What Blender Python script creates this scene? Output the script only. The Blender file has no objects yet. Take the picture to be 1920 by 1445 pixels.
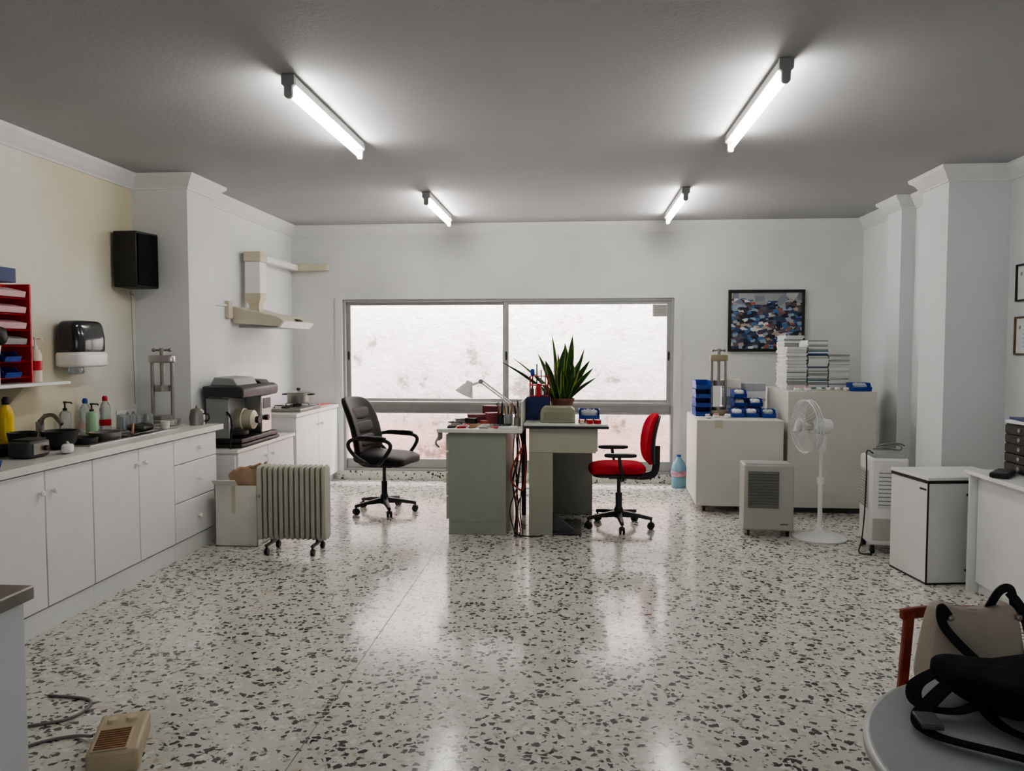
import bpy, bmesh, math, random
from mathutils import Vector, Euler, Matrix
random.seed(7)
scene=bpy.context.scene
COL=scene.collection
pi=math.pi

# ------------------------------------------------------------------ materials
def newmat(name):
    m=bpy.data.materials.new(name); m.use_nodes=True
    nt=m.node_tree
    return m,nt,nt.nodes['Principled BSDF'],nt.links
def mat(name,col,rough=.5,metal=0,var=.06,scale=8,bump=0,bscale=60,trans=0,coat=0,alpha=1,spec=.5):
    m,nt,b,L=newmat(name)
    tc=nt.nodes.new('ShaderNodeTexCoord')
    n=nt.nodes.new('ShaderNodeTexNoise'); n.inputs['Scale'].default_value=scale; n.inputs['Detail'].default_value=3
    L.new(tc.outputs['Object'],n.inputs['Vector'])
    r=nt.nodes.new('ShaderNodeValToRGB')
    r.color_ramp.elements[0].position=.3; r.color_ramp.elements[1].position=.7
    r.color_ramp.elements[0].color=tuple(c*(1-var) for c in col)+(1,)
    r.color_ramp.elements[1].color=tuple(min(1,c*(1+var)) for c in col)+(1,)
    L.new(n.outputs['Fac'],r.inputs['Fac']); L.new(r.outputs['Color'],b.inputs['Base Color'])
    b.inputs['Roughness'].default_value=rough; b.inputs['Metallic'].default_value=metal
    b.inputs['Transmission Weight'].default_value=trans
    b.inputs['Coat Weight'].default_value=coat
    b.inputs['Specular IOR Level'].default_value=spec
    if bump:
        n2=nt.nodes.new('ShaderNodeTexNoise'); n2.inputs['Scale'].default_value=bscale; n2.inputs['Detail'].default_value=4
        L.new(tc.outputs['Object'],n2.inputs['Vector'])
        bp=nt.nodes.new('ShaderNodeBump'); bp.inputs['Strength'].default_value=bump; bp.inputs['Distance'].default_value=.01
        L.new(n2.outputs['Fac'],bp.inputs['Height']); L.new(bp.outputs['Normal'],b.inputs['Normal'])
    return m
def emis(name,col,s):
    m,nt,b,L=newmat(name)
    b.inputs['Base Color'].default_value=(.9,.9,.9,1)
    b.inputs['Emission Color'].default_value=col+(1,); b.inputs['Emission Strength'].default_value=s
    return m

def terrazzo(name,rough=.14,dim='2D'):
    m,nt,b,L=newmat(name); N=nt.nodes
    tc=N.new('ShaderNodeTexCoord')
    nz=N.new('ShaderNodeTexNoise'); nz.inputs['Scale'].default_value=34; nz.inputs['Detail'].default_value=2
    L.new(tc.outputs['Object'],nz.inputs['Vector'])
    sub=N.new('ShaderNodeVectorMath'); sub.operation='SUBTRACT'; sub.inputs[1].default_value=(.5,.5,.5)
    L.new(nz.outputs['Color'],sub.inputs[0])
    scl=N.new('ShaderNodeVectorMath'); scl.operation='SCALE'; scl.inputs['Scale'].default_value=.028
    L.new(sub.outputs[0],scl.inputs[0])
    add=N.new('ShaderNodeVectorMath'); add.operation='ADD'
    L.new(tc.outputs['Object'],add.inputs[0]); L.new(scl.outputs[0],add.inputs[1])
    def chips(scale,edge,off,thr0,thr1):
        o=N.new('ShaderNodeVectorMath'); o.operation='ADD'; o.inputs[1].default_value=(off,off*.7,0)
        L.new(add.outputs[0],o.inputs[0])
        v=N.new('ShaderNodeTexVoronoi'); v.inputs['Scale'].default_value=scale; v.voronoi_dimensions=dim
        e=N.new('ShaderNodeTexVoronoi'); e.inputs['Scale'].default_value=scale; e.feature='DISTANCE_TO_EDGE'; e.voronoi_dimensions=dim
        L.new(o.outputs[0],v.inputs['Vector']); L.new(o.outputs[0],e.inputs['Vector'])
        s=N.new('ShaderNodeSeparateColor'); L.new(v.outputs['Color'],s.inputs[0])
        ed=N.new('ShaderNodeMapRange'); ed.inputs['To Min'].default_value=edge*.6; ed.inputs['To Max'].default_value=edge*1.8
        L.new(s.outputs[2],ed.inputs['Value'])
        g=N.new('ShaderNodeMath'); g.operation='GREATER_THAN'
        L.new(e.outputs['Distance'],g.inputs[0]); L.new(ed.outputs['Result'],g.inputs[1])
        a=N.new('ShaderNodeMath'); a.operation='GREATER_THAN'; a.inputs[1].default_value=thr0
        L.new(s.outputs[0],a.inputs[0])
        c=N.new('ShaderNodeMath'); c.operation='LESS_THAN'; c.inputs[1].default_value=thr1
        L.new(s.outputs[0],c.inputs[0])
        m1=N.new('ShaderNodeMath'); m1.operation='MULTIPLY'; L.new(g.outputs[0],m1.inputs[0]); L.new(a.outputs[0],m1.inputs[1])
        m2=N.new('ShaderNodeMath'); m2.operation='MULTIPLY'; L.new(m1.outputs[0],m2.inputs[0]); L.new(c.outputs[0],m2.inputs[1])
        return m2.outputs[0],s.outputs[1]
    base=N.new('ShaderNodeValToRGB'); base.color_ramp.elements[0].color=(.54,.53,.475,1); base.color_ramp.elements[1].color=(.72,.705,.64,1)
    bn=N.new('ShaderNodeTexNoise'); bn.inputs['Scale'].default_value=70; bn.inputs['Detail'].default_value=4
    L.new(tc.outputs['Object'],bn.inputs['Vector']); L.new(bn.outputs['Fac'],base.inputs['Fac'])
    cur=base.outputs['Color']
    for (scale,edge,off,t0,t1,c0,c1) in (
        (38,.10,3.1,.0,.12,(.44,.41,.35),(.56,.49,.39)),
        (34,.12,9.3,.80,1.,(.70,.68,.64),(.78,.76,.72)),
        (75,.12,5.7,.92,1.,(.16,.155,.14),(.36,.33,.27)),
        (33,.135,0.0,.0,.215,(.030,.034,.036),(.095,.095,.09)),
        (45,.14,7.9,.0,.10,(.035,.04,.042),(.11,.10,.09))):
        mask,rnd=chips(scale,edge,off,t0,t1)
        cr=N.new('ShaderNodeValToRGB'); cr.color_ramp.elements[0].color=c0+(1,); cr.color_ramp.elements[1].color=c1+(1,)
        L.new(rnd,cr.inputs['Fac'])
        mx=N.new('ShaderNodeMix'); mx.data_type='RGBA'
        L.new(mask,mx.inputs['Factor']); L.new(cur,mx.inputs['A']); L.new(cr.outputs['Color'],mx.inputs['B'])
        cur=mx.outputs['Result']
    L.new(cur,b.inputs['Base Color'])
    rn=N.new('ShaderNodeTexNoise'); rn.inputs['Scale'].default_value=3; L.new(tc.outputs['Object'],rn.inputs['Vector'])
    mr=N.new('ShaderNodeMapRange'); mr.inputs['To Min'].default_value=rough*.75; mr.inputs['To Max'].default_value=rough*1.4
    L.new(rn.outputs['Fac'],mr.inputs['Value']); L.new(mr.outputs['Result'],b.inputs['Roughness'])
    wn=N.new('ShaderNodeTexNoise'); wn.inputs['Scale'].default_value=6; L.new(tc.outputs['Object'],wn.inputs['Vector'])
    bp=N.new('ShaderNodeBump'); bp.inputs['Strength'].default_value=.08; bp.inputs['Distance'].default_value=.01
    L.new(wn.outputs['Fac'],bp.inputs['Height']); L.new(bp.outputs['Normal'],b.inputs['Normal'])
    return m

def wallmat(name,col,col2,rough=.75,scale=1.3,p0=.35,p1=.65):
    m,nt,b,L=newmat(name); N=nt.nodes
    tc=N.new('ShaderNodeTexCoord')
    n=N.new('ShaderNodeTexNoise'); n.inputs['Scale'].default_value=scale; n.inputs['Detail'].default_value=5
    L.new(tc.outputs['Object'],n.inputs['Vector'])
    r=N.new('ShaderNodeValToRGB'); r.color_ramp.elements[0].position=p0; r.color_ramp.elements[1].position=p1
    r.color_ramp.elements[0].color=col2+(1,); r.color_ramp.elements[1].color=col+(1,)
    L.new(n.outputs['Fac'],r.inputs['Fac'])
    L.new(r.outputs['Color'],b.inputs['Base Color']); b.inputs['Roughness'].default_value=rough
    n2=N.new('ShaderNodeTexNoise'); n2.inputs['Scale'].default_value=45; n2.inputs['Detail'].default_value=4
    L.new(tc.outputs['Object'],n2.inputs['Vector'])
    bp=N.new('ShaderNodeBump'); bp.inputs['Strength'].default_value=.12; bp.inputs['Distance'].default_value=.01
    L.new(n2.outputs['Fac'],bp.inputs['Height']); L.new(bp.outputs['Normal'],b.inputs['Normal'])
    return m

def outside_mat():
    m,nt,b,L=newmat('outside_plaster'); N=nt.nodes
    tc=N.new('ShaderNodeTexCoord')
    n=N.new('ShaderNodeTexNoise'); n.inputs['Scale'].default_value=2.4; n.inputs['Detail'].default_value=12; n.inputs['Roughness'].default_value=.70
    L.new(tc.outputs['Object'],n.inputs['Vector'])
    r=N.new('ShaderNodeValToRGB'); e=r.color_ramp.elements
    e[0].position=.36; e[0].color=(.24,.195,.185,1); e[1].position=.42; e[1].color=(.52,.465,.455,1)
    x=e.new(.56); x.color=(.60,.54,.53,1)
    L.new(n.outputs['Fac'],r.inputs['Fac'])
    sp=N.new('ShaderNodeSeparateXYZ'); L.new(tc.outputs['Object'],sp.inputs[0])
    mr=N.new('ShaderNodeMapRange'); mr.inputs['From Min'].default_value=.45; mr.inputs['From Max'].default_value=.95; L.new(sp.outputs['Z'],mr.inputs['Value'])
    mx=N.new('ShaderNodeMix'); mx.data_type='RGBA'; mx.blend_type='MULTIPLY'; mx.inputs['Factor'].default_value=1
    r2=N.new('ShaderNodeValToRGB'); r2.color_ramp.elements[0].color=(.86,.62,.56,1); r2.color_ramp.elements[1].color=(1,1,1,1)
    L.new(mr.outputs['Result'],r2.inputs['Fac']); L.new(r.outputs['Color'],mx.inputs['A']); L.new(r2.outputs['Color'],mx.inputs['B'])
    L.new(mx.outputs['Result'],b.inputs['Base Color'])
    b.inputs['Roughness'].default_value=.9
    bp=N.new('ShaderNodeBump'); bp.inputs['Strength'].default_value=1; bp.inputs['Distance'].default_value=.08
    L.new(n.outputs['Fac'],bp.inputs['Height']); L.new(bp.outputs['Normal'],b.inputs['Normal'])
    return m
def pane_mat():
    m=bpy.data.materials.new('window_glass'); m.use_nodes=True; nt=m.node_tree; nt.nodes.clear()
    o=nt.nodes.new('ShaderNodeOutputMaterial'); t=nt.nodes.new('ShaderNodeBsdfTransparent'); g=nt.nodes.new('ShaderNodeBsdfGlossy')
    g.inputs['Roughness'].default_value=.03; g.inputs['Color'].default_value=(.8,.8,.8,1)
    mx=nt.nodes.new('ShaderNodeMixShader'); mx.inputs[0].default_value=.06
    nt.links.new(t.outputs[0],mx.inputs[1]); nt.links.new(g.outputs[0],mx.inputs[2]); nt.links.new(mx.outputs[0],o.inputs[0])
    return m
def painting_mat():
    m,nt,b,L=newmat('harbour_painting'); N=nt.nodes
    tc=N.new('ShaderNodeTexCoord'); mp=N.new('ShaderNodeMapping'); mp.inputs['Scale'].default_value=(1.1,1,1.8); mp.inputs['Rotation'].default_value=(0,.25,0)
    L.new(tc.outputs['Object'],mp.inputs['Vector'])
    v=N.new('ShaderNodeTexVoronoi'); v.inputs['Scale'].default_value=18; v.distance='CHEBYCHEV'; L.new(mp.outputs[0],v.inputs['Vector'])
    s=N.new('ShaderNodeSeparateColor'); L.new(v.outputs['Color'],s.inputs[0])
    r=N.new('ShaderNodeValToRGB'); cr=r.color_ramp; cr.interpolation='CONSTANT'
    cols=[(0,(.012,.015,.03)),(.2,(.03,.05,.12)),(.34,(.05,.14,.30)),(.46,(.12,.09,.12)),(.56,(.25,.33,.42)),(.66,(.03,.03,.05)),(.74,(.62,.62,.60)),(.82,(.10,.06,.07)),(.9,(.30,.10,.07)),(.94,(.38,.33,.26))]
    cr.elements[0].position=0; cr.elements[0].color=cols[0][1]+(1,)
    cr.elements[1].position=cols[1][0]; cr.elements[1].color=cols[1][1]+(1,)
    for p,c in cols[2:]:
        e=cr.elements.new(p); e.color=c+(1,)
    L.new(s.outputs[0],r.inputs['Fac'])
    sp=N.new('ShaderNodeSeparateXYZ'); L.new(tc.outputs['Object'],sp.inputs[0])
    nn=N.new('ShaderNodeTexVoronoi'); nn.inputs['Scale'].default_value=9; L.new(tc.outputs['Object'],nn.inputs['Vector'])
    s2=N.new('ShaderNodeSeparateColor'); L.new(nn.outputs['Color'],s2.inputs[0])
    ma=N.new('ShaderNodeMath'); ma.operation='MULTIPLY_ADD'; ma.inputs[1].default_value=.12; L.new(s2.outputs[0],ma.inputs[0]); L.new(sp.outputs['Z'],ma.inputs[2])
    gt=N.new('ShaderNodeMath'); gt.operation='GREATER_THAN'; gt.inputs[1].default_value=.25; L.new(ma.outputs[0],gt.inputs[0])
    r3=N.new('ShaderNodeValToRGB'); r3.color_ramp.elements[0].color=(.13,.15,.20,1); r3.color_ramp.elements[1].color=(.42,.42,.42,1); L.new(s2.outputs[1],r3.inputs['Fac'])
    mx=N.new('ShaderNodeMix'); mx.data_type='RGBA'; L.new(gt.outputs[0],mx.inputs['Factor']); L.new(r.outputs['Color'],mx.inputs['A']); L.new(r3.outputs['Color'],mx.inputs['B'])
    L.new(mx.outputs['Result'],b.inputs['Base Color']); b.inputs['Roughness'].default_value=.45
    return m

WALL=wallmat('painted_wall',(.74,.755,.77),(.70,.715,.73))
WALLL=wallmat('painted_wall_white',(.74,.75,.755),(.69,.695,.70))
WALLC=wallmat('painted_wall_cream',(.75,.735,.67),(.68,.625,.47),scale=.8,p0=.40,p1=.58)
WALLB=wallmat('painted_wall_window',(.72,.725,.72),(.64,.645,.63))
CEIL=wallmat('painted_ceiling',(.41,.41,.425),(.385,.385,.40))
CROWN=mat('crown_plaster',(.72,.725,.72),.6,var=.03)
TERR=terrazzo('terrazzo_floor')
TERRB=terrazzo('terrazzo_skirting',.35,'3D')
OUT=outside_mat()
ALU=mat('aluminium',(.36,.36,.35),.4,.6,var=.05)
ALUD=mat('aluminium_dark',(.10,.10,.10),.5,.3)
GLASS=pane_mat()
WHITE=mat('white_laminate',(.80,.805,.80),.35,var=.02)
WHITE2=mat('white_plastic',(.80,.80,.79),.3,var=.02)
TOP=mat('worktop_white',(.80,.79,.75),.22,var=.03)
KNOB=mat('knob_white',(.85,.85,.80),.2,var=.02)
CREAM=mat('cream_plastic',(.58,.53,.41),.4,var=.04)
CREAMG=mat('grey_cream_metal',(.44,.425,.365),.45,var=.03)
DESKG=mat('desk_grey_green',(.28,.295,.25),.45,var=.03)
DESKW=mat('desk_white',(.70,.70,.65),.35,var=.03)
BLACK=mat('black_plastic',(.012,.012,.013),.42,var=.2)
LEATH=mat('black_leather',(.009,.009,.010),.5,var=.3,bump=.15,bscale=160,spec=.28)
FABB=mat('black_fabric',(.008,.008,.009),.85,var=.3,bump=.5,bscale=220,spec=.18)
REDF=mat('red_fabric',(.56,.004,.025),.85,var=.15,scale=40,bump=.4,bscale=400,spec=.15)
RED=mat('red_plastic',(.48,.008,.02),.35,var=.08)
PINK=mat('pink_card',(.66,.42,.44),.5,var=.05)
REDWOOD=mat('red_wood',(.24,.04,.02),.35,var=.25,scale=14)
STEEL=mat('steel',(.55,.55,.54),.28,1,var=.05)
STEELD=mat('steel_worn',(.30,.29,.27),.4,.8,var=.15)
BLUE=mat('blue_plastic',(.008,.045,.30),.35,var=.1)
BLUED=mat('dark_blue_card',(.008,.018,.09),.5,var=.1)
GREY=mat('grey_plastic',(.30,.31,.31),.45,var=.04)
LGREY=mat('light_grey_plastic',(.50,.50,.46),.4,var=.03)
DEHUM=mat('dehumidifier_grey',(.40,.40,.37),.45,var=.03)
DGREY=mat('dark_grey_plastic',(.045,.046,.05),.42,var=.1)
GRILL=mat('grille_grey',(.15,.155,.145),.45,var=.05)
TABLE=mat('table_grey',(.42,.44,.46),.4,var=.03,scale=60)
CARD=mat('white_cardboard',(.70,.685,.63),.7,var=.05)
BROWN=mat('brown_paper',(.40,.27,.18),.8,var=.15,bump=.6,bscale=20)
YEL=mat('yellow_plastic',(.75,.52,.02),.3,var=.05)
GREEN=mat('snake_leaf_green',(.025,.085,.018),.4,var=.5,scale=24)
LEAFY=mat('snake_leaf_margin',(.36,.40,.08),.4,var=.15)
TERRA=mat('terracotta',(.20,.075,.05),.7,var=.1)
TAUPE=mat('taupe_leather',(.40,.35,.29),.55,var=.06,bump=.25,bscale=90)
GREENS=mat('green_soap',(.35,.55,.35),.25,var=.05)
CLEAR=mat('clear_plastic',(.70,.76,.78),.12,var=.03,trans=.75)
WATER=mat('blue_water_bottle',(.34,.62,.74),.12,var=.05,trans=.6)
PAPER=mat('paper_white',(.76,.765,.76),.7,var=.04)
PAPERG=mat('paper_grey',(.42,.44,.46),.6,var=.1)
TEALP=mat('teal_paper',(.10,.26,.26),.6,var=.1)
NAVYP=mat('navy_paper',(.03,.05,.14),.5,var=.1)
ORANGE=mat('orange_cable',(.32,.045,.02),.5,var=.05)
CABLE=mat('grey_cable',(.22,.22,.21),.5,var=.05)
TUBE=emis('fluorescent_glow',(1,.97,.90),85)
SMOKE=mat('smoked_plastic',(.02,.024,.028),.15,var=.1,coat=.4)
GOLD=mat('wood_frame',(.14,.09,.045),.4,var=.2)
SPK=mat('speaker_cloth',(.007,.007,.008),.8,var=.2,bump=.4,bscale=400,spec=.2)
WOODH=mat('wood_handle',(.30,.15,.07),.5,var=.2)

# ------------------------------------------------------------------ geometry
def cr(pts,k=6,closed=False):
    P=[Vector(p) for p in pts]; n=len(P); out=[]
    rng=range(n) if closed else range(n-1)
    for i in rng:
        if closed: a,b,c,d=P[(i-1)%n],P[i],P[(i+1)%n],P[(i+2)%n]
        else: a,b,c,d=P[max(i-1,0)],P[i],P[i+1],P[min(i+2,n-1)]
        for j in range(k):
            t=j/k
            out.append(.5*((2*b)+(c-a)*t+(2*a-5*b+4*c-d)*t*t+(3*b-a-3*c+d)*t**3))
    if not closed: out.append(P[-1])
    return out
class G:
    def __init__(s): s.bm=bmesh.new(); s.mi=0
    def f(s,vs):
        try:
            fc=s.bm.faces.new(vs); fc.material_index=s.mi; return fc
        except ValueError: return None
    def box(s,x0,x1,y0,y1,z0,z1):
        v=[s.bm.verts.new((x,y,z)) for x in (x0,x1) for y in (y0,y1) for z in (z0,z1)]
        for q in ((0,1,3,2),(4,6,7,5),(0,4,5,1),(2,3,7,6),(0,2,6,4),(1,5,7,3)): s.f([v[i] for i in q])
        return s
    def prism(s,pts,axis,a0,a1):
        def mk(p,a):
            return {'x':(a,p[0],p[1]),'y':(p[0],a,p[1]),'z':(p[0],p[1],a)}[axis]
        A=[s.bm.verts.new(mk(p,a0)) for p in pts]; B=[s.bm.verts.new(mk(p,a1)) for p in pts]
        n=len(pts)
        s.f(A); s.f(B[::-1])
        for i in range(n): s.f([A[i],A[(i+1)%n],B[(i+1)%n],B[i]])
        return s
    def loft(s,rings,closed=False,caps=True):
        R=[[s.bm.verts.new(p) for p in r] for r in rings]; n=len(R[0]); m=len(R)
        for i in range(m if closed else m-1):
            a=R[i]; b=R[(i+1)%m]
            for j in range(n): s.f([a[j],a[(j+1)%n],b[(j+1)%n],b[j]])
        if caps and not closed: s.f(R[0][::-1]); s.f(R[-1])
        return s
    def tube(s,pts,r,n=10,flat=None,closed=False,up=(0,0,1),caps=True):
        P=[Vector(p) for p in pts]; m=len(P); rings=[]; up=Vector(up); ls=None
        for i in range(m):
            if closed: t=P[(i+1)%m]-P[(i-1)%m]
            else: t=P[min(i+1,m-1)]-P[max(i-1,0)]
            if t.length<1e-9: t=Vector((0,0,1))
            t.normalize(); sd=t.cross(up)
            if sd.length<.05: sd=ls.copy() if ls else t.cross(Vector((1,0.01,0)))
            sd=(sd-t*sd.dot(t)).normalized()
            if ls and sd.dot(ls)<0 and not flat: sd=-sd
            ls=sd.copy(); u=sd.cross(t).normalized()
            if flat:
                w,h=flat; ring=[P[i]+sd*w/2+u*h/2,P[i]-sd*w/2+u*h/2,P[i]-sd*w/2-u*h/2,P[i]+sd*w/2-u*h/2]
            else:
                rr=r[i] if isinstance(r,(list,tuple)) else r
                ring=[P[i]+sd*rr*math.cos(2*pi*k/n)+u*rr*math.sin(2*pi*k/n) for k in range(n)]
            rings.append(ring)
        return s.loft(rings,closed,caps)
    def cyl(s,p0,p1,r0,r1=None,n=24):
        return s.tube([p0,p1],[r0,r0 if r1 is None else r1],n)
    def lathe(s,prof,n=28,c=(0,0,0),sx=1,sy=1):
        rings=[[Vector((c[0]+max(r,1e-4)*sx*math.cos(2*pi*k/n),c[1]+max(r,1e-4)*sy*math.sin(2*pi*k/n),c[2]+z)) for k in range(n)] for r,z in prof]
        return s.loft(rings)
    def se(s,c,sz,e1=.4,e2=.4,nu=32,nv=18,fn=None):
        def sp(x,e): return math.copysign(abs(x)**e,x)
        rings=[]
        for i in range(nv+1):
            ph=-pi/2+pi*i/nv
            ph=max(-pi/2+.02,min(pi/2-.02,ph))
            ring=[]
            for j in range(nu):
                th=2*pi*j/nu
                p=Vector((sz[0]/2*sp(math.cos(ph),e1)*sp(math.cos(th),e2),sz[1]/2*sp(math.cos(ph),e1)*sp(math.sin(th),e2),sz[2]/2*sp(math.sin(ph),e1)))
                if fn: p=fn(p)
                ring.append(p+Vector(c))
            rings.append(ring)
        return s.loft(rings)
    def mesh(s,name,smooth=True,ang=.6):
        bm=s.bm
        bmesh.ops.recalc_face_normals(bm,faces=bm.faces)
        for f in bm.faces: f.smooth=smooth
        for e in bm.edges:
            if len(e.link_faces)==2 and e.calc_face_angle(0)>ang: e.smooth=False
        me=bpy.data.meshes.new(name); bm.to_mesh(me); bm.free(); return me
def _obj(name,g,mats,bev=0,seg=2):
    me=g.mesh(name)
    for m in (mats if isinstance(mats,(list,tuple)) else [mats]): me.materials.append(m)
    o=bpy.data.objects.new(name,me); COL.objects.link(o)
    if bev:
        b=o.modifiers.new('bevel','BEVEL'); b.width=bev; b.segments=seg; b.limit_method='ANGLE'; b.angle_limit=.7
        b.harden_normals=False
    return o
def part(parent,name,g,mats,bev=0,label=None,loc=None,rot=None):
    o=_obj(name,g,mats,bev); o.parent=parent
    if loc: o.location=loc
    if rot: o.rotation_euler=rot
    if label: o['label']=label
    return o
def tag(o,label,cat,group=None):
    o['label']=label; o['category']=cat
    if group: o['group']=group
def thing(name,label,cat,loc,rz=0,group=None):
    o=bpy.data.objects.new(name,None); COL.objects.link(o); o.empty_display_size=.1
    o.location=loc; o.rotation_euler=(0,0,rz); tag(o,label,cat,group); return o
def solo(name,label,cat,g,mats,loc,rz=0,bev=0,group=None,rot=None):
    o=_obj(name,g,mats,bev); o.location=loc; o.rotation_euler=rot if rot else (0,0,rz); tag(o,label,cat,group); return o
def struct(name,g,mats,bev=0,label=None):
    o=_obj(name,g,mats,bev); o['kind']='structure'
    if label: o['label']=label
    return o

H=2.85
# ------------------------------------------------------------------ room shell
struct('floor',G().box(-3.75,3.5,-1.4,8.66,-.1,0),TERR)
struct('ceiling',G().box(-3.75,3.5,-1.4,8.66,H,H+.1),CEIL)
struct('wall_left',G().box(-3.75,-3.5,-1.4,5.88,0,H),WALLC,label='pale cream painted wall')
struct('wall_left',G().box(-3.75,-3.05,5.88,6.32,0,H),WALLL,label='white painted pillar')
struct('wall_left',G().box(-3.75,-3.2,6.32,8.66,0,H),WALLL,label='white painted wall')
struct('wall_right',G().box(3.23,3.5,-1.4,6.09,0,H),WALL,label='white painted wall')
struct('wall_right',G().box(2.78,3.5,6.09,6.53,0,H),WALL,label='white painted pillar')
struct('wall_right',G().box(3.03,3.5,6.53,8.66,0,H),WALL,label='white painted wall')
struct('wall_right',G().box(2.91,3.03,7.25,7.56,0,H),WALL,label='narrow white painted pillar')
struct('wall_rear',G().box(-3.5,3.23,-1.4,-1.3,0,H),WALL)
WX0,WX1,WZ0,WZ1=-2.62,1.06,.10,2.03
g=G().box(-3.2,WX0,8.5,8.66,0,H).box(WX1,3.03,8.5,8.66,0,H).box(WX0,WX1,8.5,8.66,WZ1,H).box(WX0,WX1,8.5,8.66,0,WZ0)
struct('wall_back',g,WALLB)
def sweep(path,prof,side):
    P=[Vector((p[0],p[1],0)) for p in path]; rings=[]
    for i,p in enumerate(P):
        ns=[]
        for a,b in ((i-1,i),(i,i+1)):
            if a>=0 and b<len(P):
                d=(P[b]-P[a]).normalized(); ns.append(Vector((d.y,-d.x,0))*side)
        n=ns[0] if len(ns)==1 else (ns[0]+ns[1])/(1+ns[0].dot(ns[1]))
        rings.append([p+n*d+Vector((0,0,z)) for d,z in prof])
    return G().loft(rings)
CP=[(-.01,H-.115),(.012,H-.115),(.014,H-.10),(.028,H-.085),(.05,H-.05),(.075,H-.03),(.082,H-.022),(.085,H-.001),(-.01,H-.001)]
struct('trim_1',sweep([(-3.5,-1.2),(-3.5,5.88),(-3.05,5.88),(-3.05,6.32),(-3.2,6.32),(-3.2,8.5),(3.03,8.5),(3.03,7.56),(2.91,7.56),(2.91,7.25),(3.03,7.25),(3.03,6.53),(2.78,6.53),(2.78,6.09),(3.23,6.09),(3.23,-1.2)],CP,1),CROWN,label='white plaster crown moulding under the ceiling')
struct('baseboard_back',G().box(-2.70,1.14,8.485,8.50,0,.10),TERRB,label='terrazzo skirting below the window')
struct('trim_2',G().box(-1.0225,-1.0185,-1.3,6.1,-.001,.0008),mat('floor_joint',(.22,.21,.19),.5),label='joint line in the terrazzo floor')
struct('trim_3',G().box(-2.70,-2.62,8.485,8.50,0.10,2.06).box(1.06,1.14,8.485,8.50,.10,2.06).box(-2.62,1.06,8.485,8.50,2.03,2.06),WALLB,label='painted window surround')
w=bpy.data.objects.new('window_1',None); COL.objects.link(w); w.location=(0,8.56,0); w['kind']='structure'; w['label']='wide aluminium sliding window with fixed lower panes'
def winframe(name,x0,x1,z0,z1,t,y0,y1,m):
    g=G().box(x0,x0+t,y0,y1,z0,z1).box(x1-t,x1,y0,y1,z0,z1).box(x0+t,x1-t,y0,y1,z0,z0+t).box(x0+t,x1-t,y0,y1,z1-t,z1)
    return part(w,name,g,m,.003)
winframe('window_frame',WX0,WX1,WZ0,WZ1,.03,-.055,.055,ALU)
part(w,'window_transom',G().box(WX0+.03,WX1-.03,-.065,.05,.855,.885).box(WX0+.03,WX1-.03,-.03,.05,.775,.855).box(WX0+.03,WX1-.03,-.055,.05,.755,.775),ALU,.002)
part(w,'window_sash',G().box(WX0+.03,WX0+.075,.0,.03,.885,2.0).box(-.815,-.77,.0,.03,.885,2.0).box(WX0+.075,-.815,0,.03,.885,.92).box(WX0+.075,-.815,0,.03,1.965,2.0),ALU,.002)
part(w,'window_sash',G().box(-.80,-.745,-.04,-.01,.885,2.0).box(WX1-.075,WX1-.03,-.04,-.01,.885,2.0).box(-.745,WX1-.075,-.04,-.01,.885,.92).box(-.745,WX1-.075,-.04,-.01,1.965,2.0),ALU,.002)
part(w,'window_mullion',G().box(-.80,-.76,-.02,.03,.13,.755),ALU,.002)
part(w,'window_sash',G().box(WX0+.03,WX1-.03,-.03,.03,.13,.235),ALU,.002)
part(w,'window_pane',G().box(WX0+.075,-.815,.012,.016,.92,1.965).box(-.745,WX1-.075,-.027,-.023,.92,1.965).box(WX0+.03,-.80,.0,.004,.235,.755).box(-.76,WX1-.03,.0,.004,.235,.755),GLASS)
for x,y in ((WX0+.052,-.001),(-.772,-.041),(WX1-.052,-.041)):
    part(w,'window_latch',G().se((x,y,1.40),(.022,.012,.10),.6,.9,16,10),BLACK)
g=G().box(.83,.985,-.055,-.03,1.83,1.96)
for i in range(7): g.box(.84,.975,-.062,-.055,1.842+i*.017,1.85+i*.017)
part(w,'window_vent',g,LGREY,label='small louvred vent')
part(w,'window_vent_slots',G().box(.842,.973,-.0565,-.0552,1.835,1.955),GREY)
struct('wall_outside',G().box(-4.5,3.5,9.75,9.9,-.3,3.6),OUT,label='rough white plastered wall across the light well')
struct('ground',G().box(-4.5,3.5,8.67,9.75,-.3,-.02),mat('concrete',(.5,.48,.46),.9),label='concrete floor of the light well')

# ------------------------------------------------------------------ lamps
def tube_light(x,y0,y1):
    t=thing('fluorescent_light','slim white batten light with one bare glowing tube on the ceiling','ceiling light',(x,(y0+y1)/2,H),group='fluorescent lights on the ceiling')
    l=(y1-y0)/2
    part(t,'lamp_housing',G().box(-.03,.03,-l,l,-.045,-.001),WHITE2,.006)
    for sgn in (-1,1):
        y=sgn*(l-.012)
        g=G().prism([(-.034,-.001),(.034,-.001),(.034,-.05),(.02,-.06),(.02,-.105),(.012,-.115),(-.012,-.115),(-.02,-.105),(-.02,-.06),(-.034,-.05)],'y',y-.014,y+.014)
        part(t,'lamp_holder',g,GREY,.003)
    part(t,'lamp_tube',G().cyl((0,-l+.03,-.09),(0,l-.03,-.09),.013,n=16),TUBE)
for a in ((-1.43,3.78,5.08),(.975,3.76,5.09),(-1.31,6.70,7.95),(.92,6.68,7.98)): tube_light(*a)

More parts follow.
